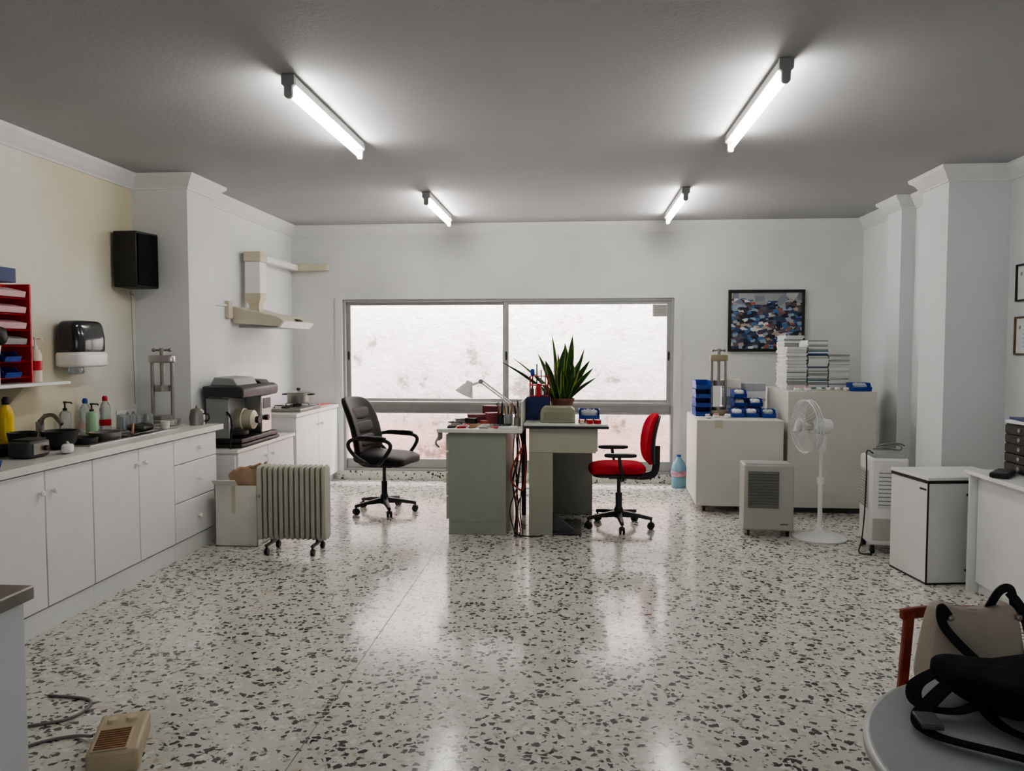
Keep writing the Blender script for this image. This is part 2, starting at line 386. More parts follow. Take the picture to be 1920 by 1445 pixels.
# ------------------------------------------------------------------ left run
def knob(parent,x,y,z,d=(1,0,0),r=.015,m=KNOB):
    g=G(); D=Vector(d)
    g.tube([Vector((0,0,0)),D*.012,D*.016,D*.026,D*.032,D*.034],[r*.45,r*.45,r*.9,r,r*.7,.001],16)
    return part(parent,'knob',g,m,loc=(x,y,z))
def base_unit(y0,y1,fronts,label,h=.86):
    t=thing('base_cabinet',label,'cabinet',(-3.13,y0,0),group='base cabinets under the worktop'); W=y1-y0
    part(t,'body',G().box(-.35,.335,.001,W-.001,.12,h-.003 if y0!=4.19 else .72),WHITE)
    part(t,'plinth',G().box(-.33,.345,.001,W-.001,0,.118),WHITE)
    for fr in fronts:
        kind,a,b,z0,z1,kn=fr
        o=part(t,kind,G().box(.338,.358,a-y0+.0035,b-y0-.0035,z0,z1),WHITE,.004)
        knob(o,.358,kn[0]-y0,kn[1])
D0,D1=.128,.85
base_unit(2.50,3.37,[('door',2.5,2.93,D0,D1,(2.89,.72)),('door',2.93,3.37,D0,D1,(2.97,.72))],'white two-door base cabinet with round white knobs')
base_unit(3.37,4.19,[('door',3.37,3.79,D0,D1,(3.745,.74)),('door',3.79,4.19,D0,D1,(3.84,.74))],'white two-door base cabinet with round white knobs')
base_unit(4.19,5.09,[('door',4.19,4.66,D0,D1,(4.62,.76)),('door',4.66,5.09,D0,D1,(4.71,.76))],'white two-door base cabinet under the sink')
base_unit(5.09,5.72,[('drawer',5.09,5.72,.128,.40,(5.42,.26)),('drawer',5.09,5.72,.405,.67,(5.42,.54)),('drawer',5.09,5.72,.675,D1,(5.42,.765))],'white three-drawer base cabinet at the end of the run')
SX0,SX1,SY0,SY1=-3.36,-2.95,4.42,4.92
g=G().box(-3.495,-2.75,2.48,SY0,.86,.9).box(-3.495,-2.75,SY1,5.80,.86,.9).box(-3.495,SX0,SY0,SY1,.86,.9).box(SX1,-2.75,SY0,SY1,.86,.9)
solo('worktop','long white laminate worktop with a rounded front edge','worktop',g,TOP,(0,0,0),bev=0)
t=thing('sink','stainless steel inset sink with drainer in the worktop','sink',(-3.15,4.9,.9))
part(t,'rim',G().box(-.25,.24,-.52,-.48,0,.006).box(-.25,.24,.02,.52,0,.006).box(-.25,-.21,-.48,.02,0,.006).box(.2,.24,-.48,.02,0,.006),STEEL,.002)
g=G()
def basin(x0,x1,y0,y1,z0,z1,t=.003):
    g.box(x0,x0+t,y0,y1,z0,z1).box(x1-t,x1,y0,y1,z0,z1).box(x0,x1,y0,y0+t,z0,z1).box(x0,x1,y1-t,y1,z0,z1).box(x0,x1,y0,y1,z0,z0+t)
basin(-.205,.195,-.475,.015,-.16,.004)
part(t,'basin',g,STEELD)
g=G()
for i in range(7): g.box(-.16+i*.05,-.145+i*.05,.08,.47,.005,.009)
part(t,'drainer',g,STEEL,.002)
t=thing('tap','dark mixer tap with a curved spout beside the sink','tap',(-3.43,4.66,.9))
part(t,'tap_body',G().cyl((0,0,0),(0,0,.12),.024),STEELD)
part(t,'spout',G().tube(cr([(0,0,.08),(.04,-.02,.15),(.12,-.04,.165),(.19,-.06,.11)]),.013),STEELD)
part(t,'lever',G().tube([(0,0,.12),(.0,.05,.16)],[.014,.009]),BLACK)

def pump_bottle(loc,m,h=.17,r=.032,label='soap bottle with pump',cap=WHITE2,lab=None):
    t=thing('pump_bottle',label,'bottle',loc)
    part(t,'bottle_body',G().lathe([(.0,0),(r,0),(r*1.02,.01),(r,h*.7),(r*.8,h*.8),(r*.35,h*.86),(r*.35,h*.9),(0,h*.9)]),m)
    g=G().lathe([(r*.4,h*.86),(r*.4,h*.93),(r*.15,h*.94),(r*.15,h*1.1),(r*.3,h*1.1),(r*.3,h*1.16),(0,h*1.16)],16).tube([(0,0,h*1.13),(.045,0,h*1.12),(.05,0,h*1.08)],.005,8)
    part(t,'pump',g,cap)
    if lab: part(t,'bottle_label',G().lathe([(r*1.035,h*.3),(r*1.035,h*.55)],24),lab)
    return t
def plain_bottle(loc,m,capm,h=.25,r=.035,name='plastic_bottle',label='',label_m=None):
    t=thing(name,label,'bottle',loc)
    part(t,'bottle_body',G().lathe([(0,0),(r,0),(r*1.03,.01),(r*1.03,h*.3),(r*.9,h*.4),(r,h*.6),(r*.75,h*.75),(r*.4,h*.84),(r*.38,h*.86),(0,h*.86)]),m)
    part(t,'cap',G().lathe([(r*.48,h*.85),(r*.48,h*.95),(r*.3,h),(0,h)],18),capm)
    if label_m: part(t,'bottle_label',G().lathe([(r*1.05,h*.12),(r*1.05,h*.3)],24),label_m)
    return t
plain_bottle((-3.40,4.33,.9),YEL,BLACK,.30,.045,label='yellow squeeze bottle with a black cap')
pump_bottle((-3.44,4.92,.9),CLEAR,.20,.036,label='clear soap bottle with a black pump',cap=BLACK)
pump_bottle((-3.27,4.95,.91),GREENS,.18,.038,label='pale green soap bottle with a dark pump',cap=BLACK)
plain_bottle((-3.43,5.12,.9),CLEAR,BLUE,.24,.037,label='clear bottle with a pink label and blue cap',label_m=PINK)
plain_bottle((-3.36,5.24,.91),CLEAR,RED,.24,.037,label='clear bottle with a red cap',label_m=RED)
def glass(loc,h=.1,r=.037,label='upturned drinking glass drying on the drainer'):
    g=G().lathe([(r,0),(r*.85,h),(0,h),(0,h-.004),(r*.8,h-.004),(r*.92,0)],22)
    return solo('drinking_glass',label,'glass',g,CLEAR,loc,group='glasses by the sink')
for p in ((-3.30,5.34,.91),(-3.20,5.30,.91),(-3.27,5.47,.90),(-3.12,5.38,.91),(-3.19,5.20,.91)): glass(p)
def bowl(loc,r,h,m,label,rz=0,tilt=0,name='mixing_bowl'):
    t=thing(name,label,'bowl',loc,rz)
    t.rotation_euler=(tilt,0,rz)
    part(t,'bowl_body',G().lathe([(0,0),(r*.48,0),(r*.85,h*.35),(r,h),(r*.95,h),(r*.8,h*.4),(r*.43,.008),(0,.008)],32),m)
bowl((-3.02,4.27,.9),.10,.11,BLACK,'black rubber mixing bowl on the worktop')
bowl((-3.24,4.25,.9),.08,.10,BLACK,'second black mixing bowl near the sink')
bowl((-3.07,4.78,.745),.10,.20,STEELD,'dull metal bowl standing in the sink')
bowl((-3.24,4.54,.745),.08,.21,BLACK,'black rubber bowl standing in the sink')
bowl((-3.06,4.55,.745),.08,.19,DGREY,'dark grey bowl standing in the sink')
t=thing('dinner_plate','dark plate propped against the bowls in the sink','plate',(-3.20,4.74,.80)); t.rotation_euler=(1.1,.2,.4)
part(t,'plate_body',G().lathe([(0,0),(.06,0),(.10,.012),(.10,.016),(.06,.005),(0,.005)],32),DGREY)
t=thing('frying_pan','black frying pan with a long handle','pan',(-3.18,3.97,.9),2.6)
part(t,'pan_body',G().lathe([(0,0),(.09,0),(.12,.05),(.116,.05),(.087,.006),(0,.006)],32),BLACK)
part(t,'handle',G().tube([(.11,0,.04),(.22,0,.10)],[.012,.014],10),BLACK)
t=thing('casting_pot','dark round pot with a domed lid','pot',(-3.22,3.72,.9))
part(t,'pot_body',G().lathe([(0,0),(.08,0),(.08,.09),(.075,.09),(.075,.01),(0,.01)],28),BLACK)
part(t,'lid',G().lathe([(.084,.09),(.08,.10),(.02,.115),(.015,.14),(0,.14)],28),DGREY)
t=thing('dark_jar','dark glass jar with black lid','jar',(-3.42,4.16,.9))
part(t,'jar_body',G().lathe([(0,0),(.04,0),(.042,.01),(.042,.11),(.03,.125),(0,.125)],24),DGREY)
part(t,'lid',G().lathe([(.034,.122),(.034,.145),(0,.148)],24),BLACK)
t=thing('toaster','small black and steel bench appliance','appliance',(-2.96,3.93,.9))
part(t,'body',G().se((0,0,.05),(.14,.17,.095),.3,.3),DGREY)
part(t,'front_plate',G().box(.068,.073,-.06,.06,.02,.08),STEELD,.003)
part(t,'top_panel',G().box(-.05,.05,-.07,.07,.095,.103),BLACK,.003)
part(t,'knob',G().cyl((.073,.03,.05),(.09,.03,.05),.015),BLACK)
t=thing('scoop','white plastic scoop with short handle','scoop',(-2.85,4.09,.9),.4)
part(t,'scoop_bowl',G().se((0,0,.03),(.06,.08,.05),.5,.7,20,10),WHITE2)
part(t,'handle',G().tube([(0,.03,.045),(-.02,.09,.055)],[.009,.007]),WHITE2)
t=thing('blue_tray','small blue storage bin','bin',(-2.93,3.52,.9))
def bin_geo(w,d,h,t=.004):
    g=G()
    g.box(-w/2,w/2,-d/2,d/2,0,t)
    g.prism([(-d/2,0),(d/2,0),(d/2,h),(-d/2+.03,h),(-d/2+.01,h*.55),(-d/2-.008,h*.5)],'x',-w/2,-w/2+t)
    g.prism([(-d/2,0),(d/2,0),(d/2,h),(-d/2+.03,h),(-d/2+.01,h*.55),(-d/2-.008,h*.5)],'x',w/2-t,w/2)
    g.box(-w/2,w/2,d/2-t,d/2,0,h)
    g.prism([(-d/2,0),(-d/2+t,0),(-d/2-.004,h*.5),(-d/2-.012,h*.5)],'x',-w/2,w/2)
    g.box(-w/2-.003,w/2+.003,d/2-.003,d/2+.004,h-.008,h)
    return g
part(t,'bin_body',bin_geo(.12,.16,.07),BLUE,rot=(0,0,pi/2))
solo('dish_cloth','dark cloth crumpled on the drainer','cloth',G().se((0,0,.028),(.15,.22,.052),.8,.9,30,14,lambda p:Vector((p.x+.01*math.sin(p.y*60),p.y,p.z*(1+.3*math.sin(p.x*70)*math.cos(p.y*55))))),BLACK,(-3.03,5.12,.912))
t=thing('wooden_brush','wooden-handled brush leaning over the sink edge','brush',(-2.93,4.86,.91),.5)
part(t,'handle',G().tube([(0,0,.012),(.0,.16,.07)],[.008,.006]),WOODH)
part(t,'bristles',G().box(-.01,.01,-.04,0,0,.02),BLACK)
t=thing('small_cup','small off-white plastic cup','cup',(-2.98,5.36,.907))
part(t,'cup_body',G().lathe([(0,0),(.028,0),(.034,.055),(.03,.055),(.024,.005),(0,.005)],20),CARD)
t=thing('steel_mug','dull metal jug with lid on the worktop','jug',(-2.90,5.68,.9))
part(t,'jug_body',G().lathe([(0,0),(.055,0),(.06,.06),(.05,.10),(.05,.11),(0,.11)],26),STEELD)
part(t,'lid',G().lathe([(.052,.11),(.04,.125),(.012,.13),(.01,.15),(0,.15)],20),STEELD)
part(t,'handle',G().tube(cr([(.05,0,.09),(.09,0,.08),(.09,0,.04),(.055,0,.03)]),.006),BLACK)
def press(name,label,loc,h=.58,w=.2,m=STEEL,rz=0):
    t=thing(name,label,'press',loc,rz)
    part(t,'base',G().se((0,0,.025),(w*1.15,w*.95,.05),.25,.4),m)
    part(t,'lower_plate',G().cyl((0,0,.05),(0,0,.075),w*.36,n=32),STEELD)
    for s in (-1,1): part(t,'column',G().cyl((s*w*.36,0,.05),(s*w*.36,0,h*.84),.014,n=16),STEELD)
    part(t,'crossbeam',G().se((0,0,h*.86),(w*.95,w*.34,h*.10),.25,.35),m)
    part(t,'spindle',G().cyl((0,0,h*.5),(0,0,h*.97),.016,n=16),STEELD)
    part(t,'upper_plate',G().cyl((0,0,h*.44),(0,0,h*.52),w*.27,n=32),STEELD)
    g=G().cyl((-w*.3,0,h*.975),(w*.3,0,h*.975),.008,n=12); g.se((-w*.3,0,h*.975),(.03,.03,.03),1,1,12,8).se((w*.3,0,h*.975),(.03,.03,.03),1,1,12,8)
    g.cyl((0,0,h*.95),(0,0,h),.018,n=16)
    part(t,'handle',g,STEELD)
    return t
press('plaster_press','polished steel screw press with two columns on the worktop',(-3.15,5.64,.9),.59,.2,STEEL,.2)

t=thing('wall_shelf','narrow white wall shelf on brackets','shelf',(-3.5,3.3,1.26))
part(t,'shelf_board',G().box(.001,.24,0,1.43,0,.02),WHITE,.003)
for y in (.35,1.10): part(t,'bracket',G().prism([(0.001,-.16),(.012,-.16),(.16,-.012),(.16,-.001),(0.001,-.001)],'y',y,y+.012),CREAM)
t=thing('letter_rack','red slotted rack with pale sloping trays and side panel','rack',(-3.49,3.85,1.281))
part(t,'side_panel',G().box(0,.16,.615,.63,0,.60),RED,.003)
part(t,'side_panel',G().box(0,.16,0,.015,0,.60),RED,.003)
part(t,'back_panel',G().box(0,.008,.015,.615,0,.60),RED)
for i in range(6):
    z=.06+i*.095
    part(t,'shelf_slope',G().prism([(.008,z),(.15,z-.03),(.155,z-.025),(.012,z+.008)],'y',.016,.614),RED)
    if i>=2: part(t,'tray',G().prism([(.02,z+.01),(.145,z-.018),(.153,z+.018),(.14,z+.022),(.03,z+.045)],'y',.03,.60),PINK if i>2 else GREY,.003,label='pale pink tray')
for k in range(4):
    solo('storage_bin','small blue plastic bin with grey contents in the red rack','bin',bin_geo(.13,.13,.06),BLUE,(-3.39,4.10+(k%2)*.20,1.318+(k//2)*.095),rz=pi/2,group='blue bins in the red rack')
pump_bottle((-3.38,4.57,1.281),mat('cream_lotion',(.75,.66,.58),.35),.24,.035,label='cream lotion pump bottle with a red label',cap=WHITE2,lab=RED)
t=thing('hand_blower','white hand device with a round black head on the shelf','appliance',(-3.292,4.12,1.281))
part(t,'handle',G().tube([(0,0,0),(0,0,.16),(.01,0,.24)],[.024,.024,.028],18),WHITE2)
part(t,'head',G().se((.02,0,.28),(.09,.10,.11),.8,.8,24,14),BLACK)
solo('cardboard_pack','dark printed carton on top of the red rack','box',G().box(-.07,.07,-.12,.12,0,.085),NAVYP,(-3.41,4.25,1.882),bev=.002)

t=thing('towel_dispenser','wall paper towel dispenser with smoked cover and white base','dispenser',(-3.498,5.05,1.36))
part(t,'cover',G().se((.10,0,.20),(.20,.32,.24),.3,.45,36,20,lambda p:Vector((p.x*(1-.25*max(0,p.z)/.12),p.y,p.z))),SMOKE)
part(t,'base',G().se((.105,0,.055),(.215,.33,.11),.3,.4,36,16),WHITE2)
part(t,'nozzle',G().se((.07,-.02,-.02),(.08,.1,.06),.5,.5,20,10),CLEAR)
t=thing('loudspeaker','black box loudspeaker hung on a wall bracket','speaker',(-3.38,5.70,1.95))
part(t,'cabinet',G().prism([(-.09,-.14),(.09,-.14),(.13,.10),(-.09,.12)],'z',0,.42),BLACK,.008)
part(t,'front_grille',G().prism([(.098,-.125),(.103,-.127),(.136,.085),(.13,.09)],'z',.015,.405),SPK)
part(t,'bracket',G().box(-.11,-.085,-.03,.03,.12,.3),DGREY)
part(t,'cable',G().tube(cr([(-.05,0,0),(-.03,.02,-.05),(-.08,.06,-.04),(-.10,.1,-.1),(-.10,.12,-.9)]),.003,6),GREY)
t=thing('socket_strip','white triple wall socket above the worktop','socket',(-3.499,5.72,.97))
part(t,'socket_plate',G().box(0,.012,-.13,.13,-.04,.04),WHITE2,.004)
for y in (-.08,0,.08): part(t,'socket_hole',G().cyl((.010,y,0),(.0135,y,0),.022),GREY)

t=thing('side_table','white cabinet table with a worn stainless steel top','table',(-1.9,1.30,0))
part(t,'table_top',G().box(-.6,.540,-.5,.51,.865,.9),STEELD,.004)
part(t,'body',G().box(-.58,.522,-.46,.495,.0,.864),mat('side_table_body',(.66,.67,.69),.4,var=.02),.003)

# ------------------------------------------------------------------ back left units
t=thing('low_cabinet','low white cabinet with worktop and round knobs','cabinet',(-3.03,5.90,0))
part(t,'body',G().box(.0,.32,0,1.25,0,.65),WHITE)
part(t,'worktop',G().box(.0,.35,-.01,1.26,.65,.68),TOP,.004)
for a,b,k in ((.03,.62,.55),(.63,1.24,.70)):
    o=part(t,'door',G().box(.32,.337,a,b,.10,.645),WHITE,.003); knob(o,.337,k,.56)
t=thing('tall_base_cabinet','white base cabinet holding the hob beside the window','cabinet',(-2.94,7.17,0))
part(t,'body',G().box(-.25,.24,.01,1.31,.08,.82),WHITE)
part(t,'plinth',G().box(-.25,.20,.01,1.31,0,.08),WHITE)
part(t,'worktop',G().box(-.25,.27,0,1.32,.82,.855),TOP,.004)
for a,b,k in ((.02,.66,.60),(.67,1.30,.73)):
    o=part(t,'door',G().box(.24,.257,a,b,.09,.815),WHITE,.003); knob(o,.257,k,.70)

t=thing('model_trimmer','dark grey bench machine with lid, motor and drip tray','machine',(-2.855,6.36,.681))
part(t,'tray',G().prism([(-.17,-.38),(.17,-.38),(.17,.42),(-.17,.42)],'z',0.001,.03).prism([(-.15,-.36),(.16,-.36),(.16,.40),(-.15,.40)],'z',.03,.07),BLACK,.01)
part(t,'body',G().box(-.15,-.02,-.30,.32,.07,.44),GREY,.01)
part(t,'side_panel',G().box(-.15,.04,-.33,-.30,.07,.40),GREY,.006)
part(t,'lid',G().prism([(-.165,.42),(.17,.40),(.18,.43),(.18,.48),(.14,.50),(-.165,.50)],'y',-.36,.38),DGREY,.012)
part(t,'lid_panel',G().prism([(-.14,.50),(.10,.50),(.06,.56),(-.10,.57)],'y',-.28,.12),GREY,.008)
part(t,'lid_panel',G().prism([(-.12,.50),(.12,.50),(.09,.53),(-.10,.54)],'y',.15,.34),DGREY,.008)
part(t,'motor',G().tube([(-.02,-.02,.20),(.04,-.02,.20),(.045,-.02,.20),(.12,-.02,.20),(.14,-.02,.20)],[.10,.10,.085,.08,.05],30),CREAM)
part(t,'motor_hub',G().cyl((.13,-.02,.20),(.17,-.02,.20),.03),DGREY)
part(t,'front_case',G().box(-.02,.13,.12,.34,.07,.40),STEEL,.01)
part(t,'case_display',G().box(.13,.134,.15,.31,.28,.37),DGREY,.002)
part(t,'drip_plate',G().se((.03,-.2,.11),(.22,.22,.05),.5,.9,30,10),BLACK)
part(t,'hose',G().tube(cr([(0,-.3,.3),(.1,-.4,.22),(.09,-.41,.0),(.10,-.42,-.3),(.14,-.42,-.5)]),.009,8),BLACK)
part(t,'knob',G().cyl((.13,.20,.20),(.16,.20,.20),.025),BLACK)
t=thing('gas_hob','small black two-ring gas hob','hob',(-2.90,7.66,.856))
part(t,'hob_plate',G().box(-.20,.20,-.30,.30,0,.03),STEELD,.006)
for y in (-.15,.15):
    part(t,'burner',G().lathe([(0,.03),(.05,.03),(.05,.045),(.03,.052),(0,.052)],24,(0,y,0)),BLACK)
    g=G()
    for a in range(4):
        c,s=math.cos(a*pi/2+.4),math.sin(a*pi/2+.4); g.tube([(c*.03,y+s*.03,.058),(c*.11,y+s*.11,.058),(c*.12,y+s*.12,.03)],.005,6)
    part(t,'pan_support',g,BLACK)
t=thing('saucepan','steel saucepan with a black rim on the hob','pot',(-2.88,7.80,.922))
part(t,'pan_body',G().lathe([(0,0),(.11,0),(.115,.01),(.115,.10),(.12,.105),(.112,.105),(.108,.01),(0,.008)],36),STEELD)
part(t,'lid',G().lathe([(.119,.107),(.10,.118),(.02,.125),(0,.125)],36),STEEL)
part(t,'lid_knob',G().lathe([(.01,.12),(.022,.14),(.02,.15),(0,.15)],18),BLACK)
for s in (-1,1): part(t,'handle',G().tube(cr([(s*.11,-.035,.085),(s*.16,-.03,.085),(s*.16,.03,.085),(s*.11,.035,.085)]),.007,8),BLACK)
t=thing('red_spatula','red kitchen tool lying on the cabinet','utensil',(-2.78,8.2,.857),-.4)
part(t,'handle',G().tube([(0,-.05,.012),(0,.14,.015)],[.010,.008]),RED)
part(t,'blade',G().box(-.03,.03,-.14,-.05,.005,.012),RED,.002)
solo('plastic_bag','crumpled clear white plastic bag','bag',G().se((0,0,.105),(.2,.12,.20),.7,.8,36,22,lambda p:p*(1+.12*math.sin(p.x*50+p.z*30)*math.cos(p.y*45+p.z*25))),mat('bag_plastic',(.70,.66,.64),.35,trans=.3),(-3.05,7.25,.857))

t=thing('range_hood','cream slanted extractor hood with vertical duct on the wall','extractor hood',(-3.198,6.95,1.71))
part(t,'hood_body',G().prism([(0.002,.01),(.45,-.02),(.50,.03),(.43,.075),(.10,.14),(0.002,.17)],'y',0,.84),CREAM,.004)
part(t,'front_panel',G().prism([(.450,-.022),(.500,.03),(.506,.03),(.453,-.03)],'y',.02,.82),WHITE2)
part(t,'badge',G().prism([(.503,.037),(.47,.058),(.474,.061),(.507,.04)],'y',.35,.5),BLACK,label='small dark badge')
part(t,'filter',G().box(.05,.42,.05,.79,-.03,-.004),GREY)
part(t,'duct_collar',G().loft([[(a,b,z) for a,b in ((.12-r,.28-r),(.12+r,.28-r),(.12+r,.28+r),(.12-r,.28+r))] for r,z in ((.06,.12),(.05,.16),(.05,.19),(.077,.26),(.077,.30))]),CREAM,.004)
part(t,'duct',G().box(.045,.195,.205,.355,.30,.60),WHITE2,.006)
part(t,'duct_elbow',G().box(.035,.205,.195,.365,.60,.70),CREAM,.010)
part(t,'duct_branch',G().box(.05,.12,.365,1.42,.635,.695),WHITE2,.004)
t=thing('duct_outlet','cream duct elbow on the wall above the window corner','duct',(-3.12,8.44,2.345))
part(t,'duct_body',G().box(-.07,.16,-.05,.055,0,.075),CREAM,.008)
part(t,'duct_sleeve',G().box(.16,.36,-.04,.055,.005,.07),CREAM,.006)
t=thing('pipe_junction','white junction box and thin conduit on the wall','conduit',(-3.2,6.85,1.86))
part(t,'junction_box',G().box(.0,.04,-.03,.05,-.10,.06),CREAM,.004)
part(t,'conduit',G().cyl((.012,-.5,.02),(.012,-.03,.02),.01),WHITE2)

t=thing('cardboard_box','open white cardboard box on the floor','box',(-2.54,5.70,0))
W,D,Hh=.165,.16,.46
part(t,'box_body',G().box(-W,W,-D,-D+.006,0,Hh).box(-W,W,D-.006,D,0,Hh).box(-W,-W+.006,-D,D,0,Hh).box(W-.006,W,-D,D,0,Hh).box(-W,W,-D,D,0,.006),CARD,.001)
part(t,'box_flap',G().prism([(-D,Hh),(-D+.004,Hh),(-D-.05,Hh+.05),(-D-.055,Hh+.047)],'x',-W,W*.1),CARD)
part(t,'packing_tape',G().box(-W+.13,-W+.16,-D-.0015,-D,.25,Hh),CREAM)
rn=random.Random(3)
def bagring(z,w,d,j,topj=0):
    pts=[]
    for k in range(24):
        a=2*pi*k/24; c,s=math.cos(a),math.sin(a); q=1/max(abs(c),abs(s))**.8
        pts.append(Vector((w*c*q+rn.uniform(-j,j),d*s*q+rn.uniform(-j,j),z+rn.uniform(-topj,topj)+(.035*c if topj else 0))))
    return pts
rings=[bagring(z,.105+.01*i/5,.10,.004 if i<4 else .012,.02 if i>4 else 0) for i,z in enumerate((0,.1,.25,.38,.46,.535,.565))]
inner=[Vector((p.x*.86,p.y*.86,p.z-.01)) for p in rings[-1]]; low=[Vector((p.x*.8,p.y*.8,.40)) for p in rings[-1]]
solo('paper_bag','open crumpled brown paper bag standing in the box','bag',G().loft(rings+[inner,low]),BROWN,(-2.515,5.71,.008))

t=thing('oil_radiator','cream-grey finned oil radiator on castors','heater',(-2.05,5.44,0))
def rr(w,h,z0,r,n=5):
    pts=[]
    for cx,cz,a0 in ((w/2-r,z0+h-r,0),(-w/2+r,z0+h-r,pi/2),(-w/2+r,z0+r,pi),(w/2-r,z0+r,1.5*pi)):
        for k in range(n+1):
            a=a0+pi/2*k/n; pts.append((cx+r*math.cos(a),cz+r*math.sin(a)))
    return pts
fin=G()
fin.prism(rr(.14,.545,.095,.035),'x',-.005,.005)
fin.prism(rr(.125,.53,.10,.03),'x',-.014,.014)
f0=part(t,'fin',fin,CREAMG,.003); f0.location=(-.20,0,0)
for i in range(1,12):
    k=f0.copy(); COL.objects.link(k); k.parent=t; k.location=(-.20+i*.0395,0,0)
part(t,'header_tube',G().cyl((-.21,0,.58),(.24,0,.58),.022).cyl((-.21,0,.16),(.24,0,.16),.022),CREAMG)
part(t,'control_panel',G().prism(rr(.15,.54,.095,.03),'x',-.255,-.222),CREAMG,.004)
part(t,'dial',G().cyl((-.24,-.076,.42),(-.24,-.09,.42),.014),GREY)
for x in (-.17,.17):
    part(t,'axle',G().box(x-.012,x+.012,-.12,.12,.06,.075),DGREY,.002)
    for y in (-.11,.11):
        part(t,'castor',G().cyl((x-.012,y,.024),(x+.012,y,.024),.024,n=20).box(x-.006,x+.006,y-.008,y+.008,.03,.066),BLACK)
    part(t,'bracket',G().box(x-.008,x+.008,-.02,.02,.07,.12),DGREY)
part(t,'power_cable',G().tube(cr([(-.24,.05,.14),(-.28,.08,.04),(-.30,.0,.006),(-.38,-.06,.006),(-.50,-.02,.006)]),.005,6),WHITE2)

# ------------------------------------------------------------------ office chairs
def star_base(t,r=.29,col_h=.40,colm=BLACK,zh=.10):
    for k in range(5):
        a=k*2*pi/5+.3; c,s=math.cos(a),math.sin(a)
        leg=G().loft([[Vector((c*d-s*w_,s*d+c*w_,z)) for w_,z in ((-w/2,z0),(w/2,z0),(w/2*.7,z1),(-w/2*.7,z1))] for d,w,z0,z1 in ((.02,.06,zh-.02,zh+.03),(r*.6,.045,zh-.02,zh+.01),(r,.032,zh-.035,zh-.01))])
        part(t,'leg',leg,BLACK,.004)
        x,y=c*(r-.01),s*(r-.01)
        part(t,'castor',G().cyl((x-s*-.022,y+c*-.022,.028),(x-s*-.006,y+c*-.006,.028),.028,n=20).cyl((x-s*.006,y+c*.006,.028),(x-s*.022,y+c*.022,.028),.028,n=20).cyl((x,y,.03),(x,y,zh-.02),.008,n=10).se((x,y,.045),(.05,.05,.03),.8,.8,14,8),BLACK)
    part(t,'hub',G().lathe([(0,zh-.03),(.035,zh-.03),(.04,zh+.03),(.03,zh+.06),(0,zh+.06)],24),BLACK)
    part(t,'gas_lift',G().cyl((0,0,zh+.04),(0,0,zh+.18),.027,n=20).cyl((0,0,zh+.18),(0,0,col_h),.016,n=20),colm)
t=thing('office_chair','black leather swivel armchair with padded backrest beside the desk','chair',(-1.74,6.86,0),-.22)
star_base(t,.29,.43)
part(t,'mechanism',G().box(-.10,.10,-.07,.07,.41,.445),BLACK,.006)
part(t,'seat',G().se((.03,0,.49),(.50,.50,.11),.55,.35,40,20,lambda p:Vector((p.x,p.y,p.z+.02*max(0,-p.x/.25)**2-.02*max(0,p.x/.25)**2+.012*math.cos(p.y*6)))),LEATH)
def backwarp(lean,z0):
    def fn(p):
        h=(p.z+.27)
        return Vector((p.x-lean*h+.07*(p.y/.25)**2+.05*math.sin(h*6)*.6,p.y,p.z))
    return fn
part(t,'backrest',G().se((-.20,0,.77),(.085,.48,.54),.45,.5,40,28,backwarp(.28,.5)),LEATH)
for zc in (-.12,.0,.12):
    fnw=backwarp(.28,.5)
    part(t,'back_pad',G().se((0,0,0),(.05,.40,.115),.6,.5,30,14,None),LEATH,loc=tuple(Vector((-.20,0,.77))+fnw(Vector((.038,0,zc)))),rot=(0,-.25,0))
part(t,'back_bracket',G().tube(cr([(-.02,0,.43),(-.20,0,.43),(-.27,0,.50),(-.27,0,.62)]),0,flat=(.06,.012),up=(0,1,0)),BLACK)
for s in (-1,1):
    y=s*.28
    part(t,'armrest',G().tube(cr([(.06,s*.24,.46),(.12,y,.50),(.20,y,.62),(.17,y,.675),(.05,y,.685),(-.12,y,.69),(-.20,y,.66),(-.20,y,.60),(-.12,y,.52),(-.02,s*.24,.46)],6),.017,10),BLACK)
    part(t,'arm_pad',G().se((.02,y,.70),(.28,.055,.035),.6,.5,24,10),LEATH)
t=thing('office_chair','red fabric task chair with black plastic arms and star base','chair',(.36,6.42,0),pi+.06)
star_base(t,.28,.42,DGREY,.11)
part(t,'mechanism',G().box(-.14,.09,-.06,.06,.41,.45),BLACK,.006)
part(t,'seat_shell',G().se((.02,0,.455),(.42,.42,.04),.5,.4),BLACK)
part(t,'seat',G().se((.02,0,.50),(.46,.45,.085),.6,.45,40,18,lambda p:Vector((p.x,p.y,p.z-.02*max(0,p.x/.23)**3))),REDF)
part(t,'back_bar',G().tube(cr([(-.10,0,.43),(-.24,0,.43),(-.30,0,.48),(-.31,0,.68)]),0,flat=(.06,.018),up=(0,1,0)),BLACK)
def bw(p):
    h=p.z+.21
    return Vector((p.x-.14*h+.04*(p.y/.2)**2+.03*math.sin(h*7),p.y*(1-.15*max(0,p.z/.2)**2),p.z))
part(t,'back_shell',G().se((-.283,0,.735),(.03,.36,.40),.5,.5,36,22,bw),BLACK)
part(t,'backrest',G().se((-.255,0,.74),(.055,.38,.42),.55,.5,36,22,bw),REDF)
for s in (-1,1):
    y=s*.27
    part(t,'armrest',G().tube(cr([(.0,s*.15,.44),(.0,y,.46),(.02,y,.55),(.03,y,.62)]),0,flat=(.06,.022),up=(1,0,0)).se((.02,y,.635),(.26,.07,.035),.5,.5,24,10),BLACK)

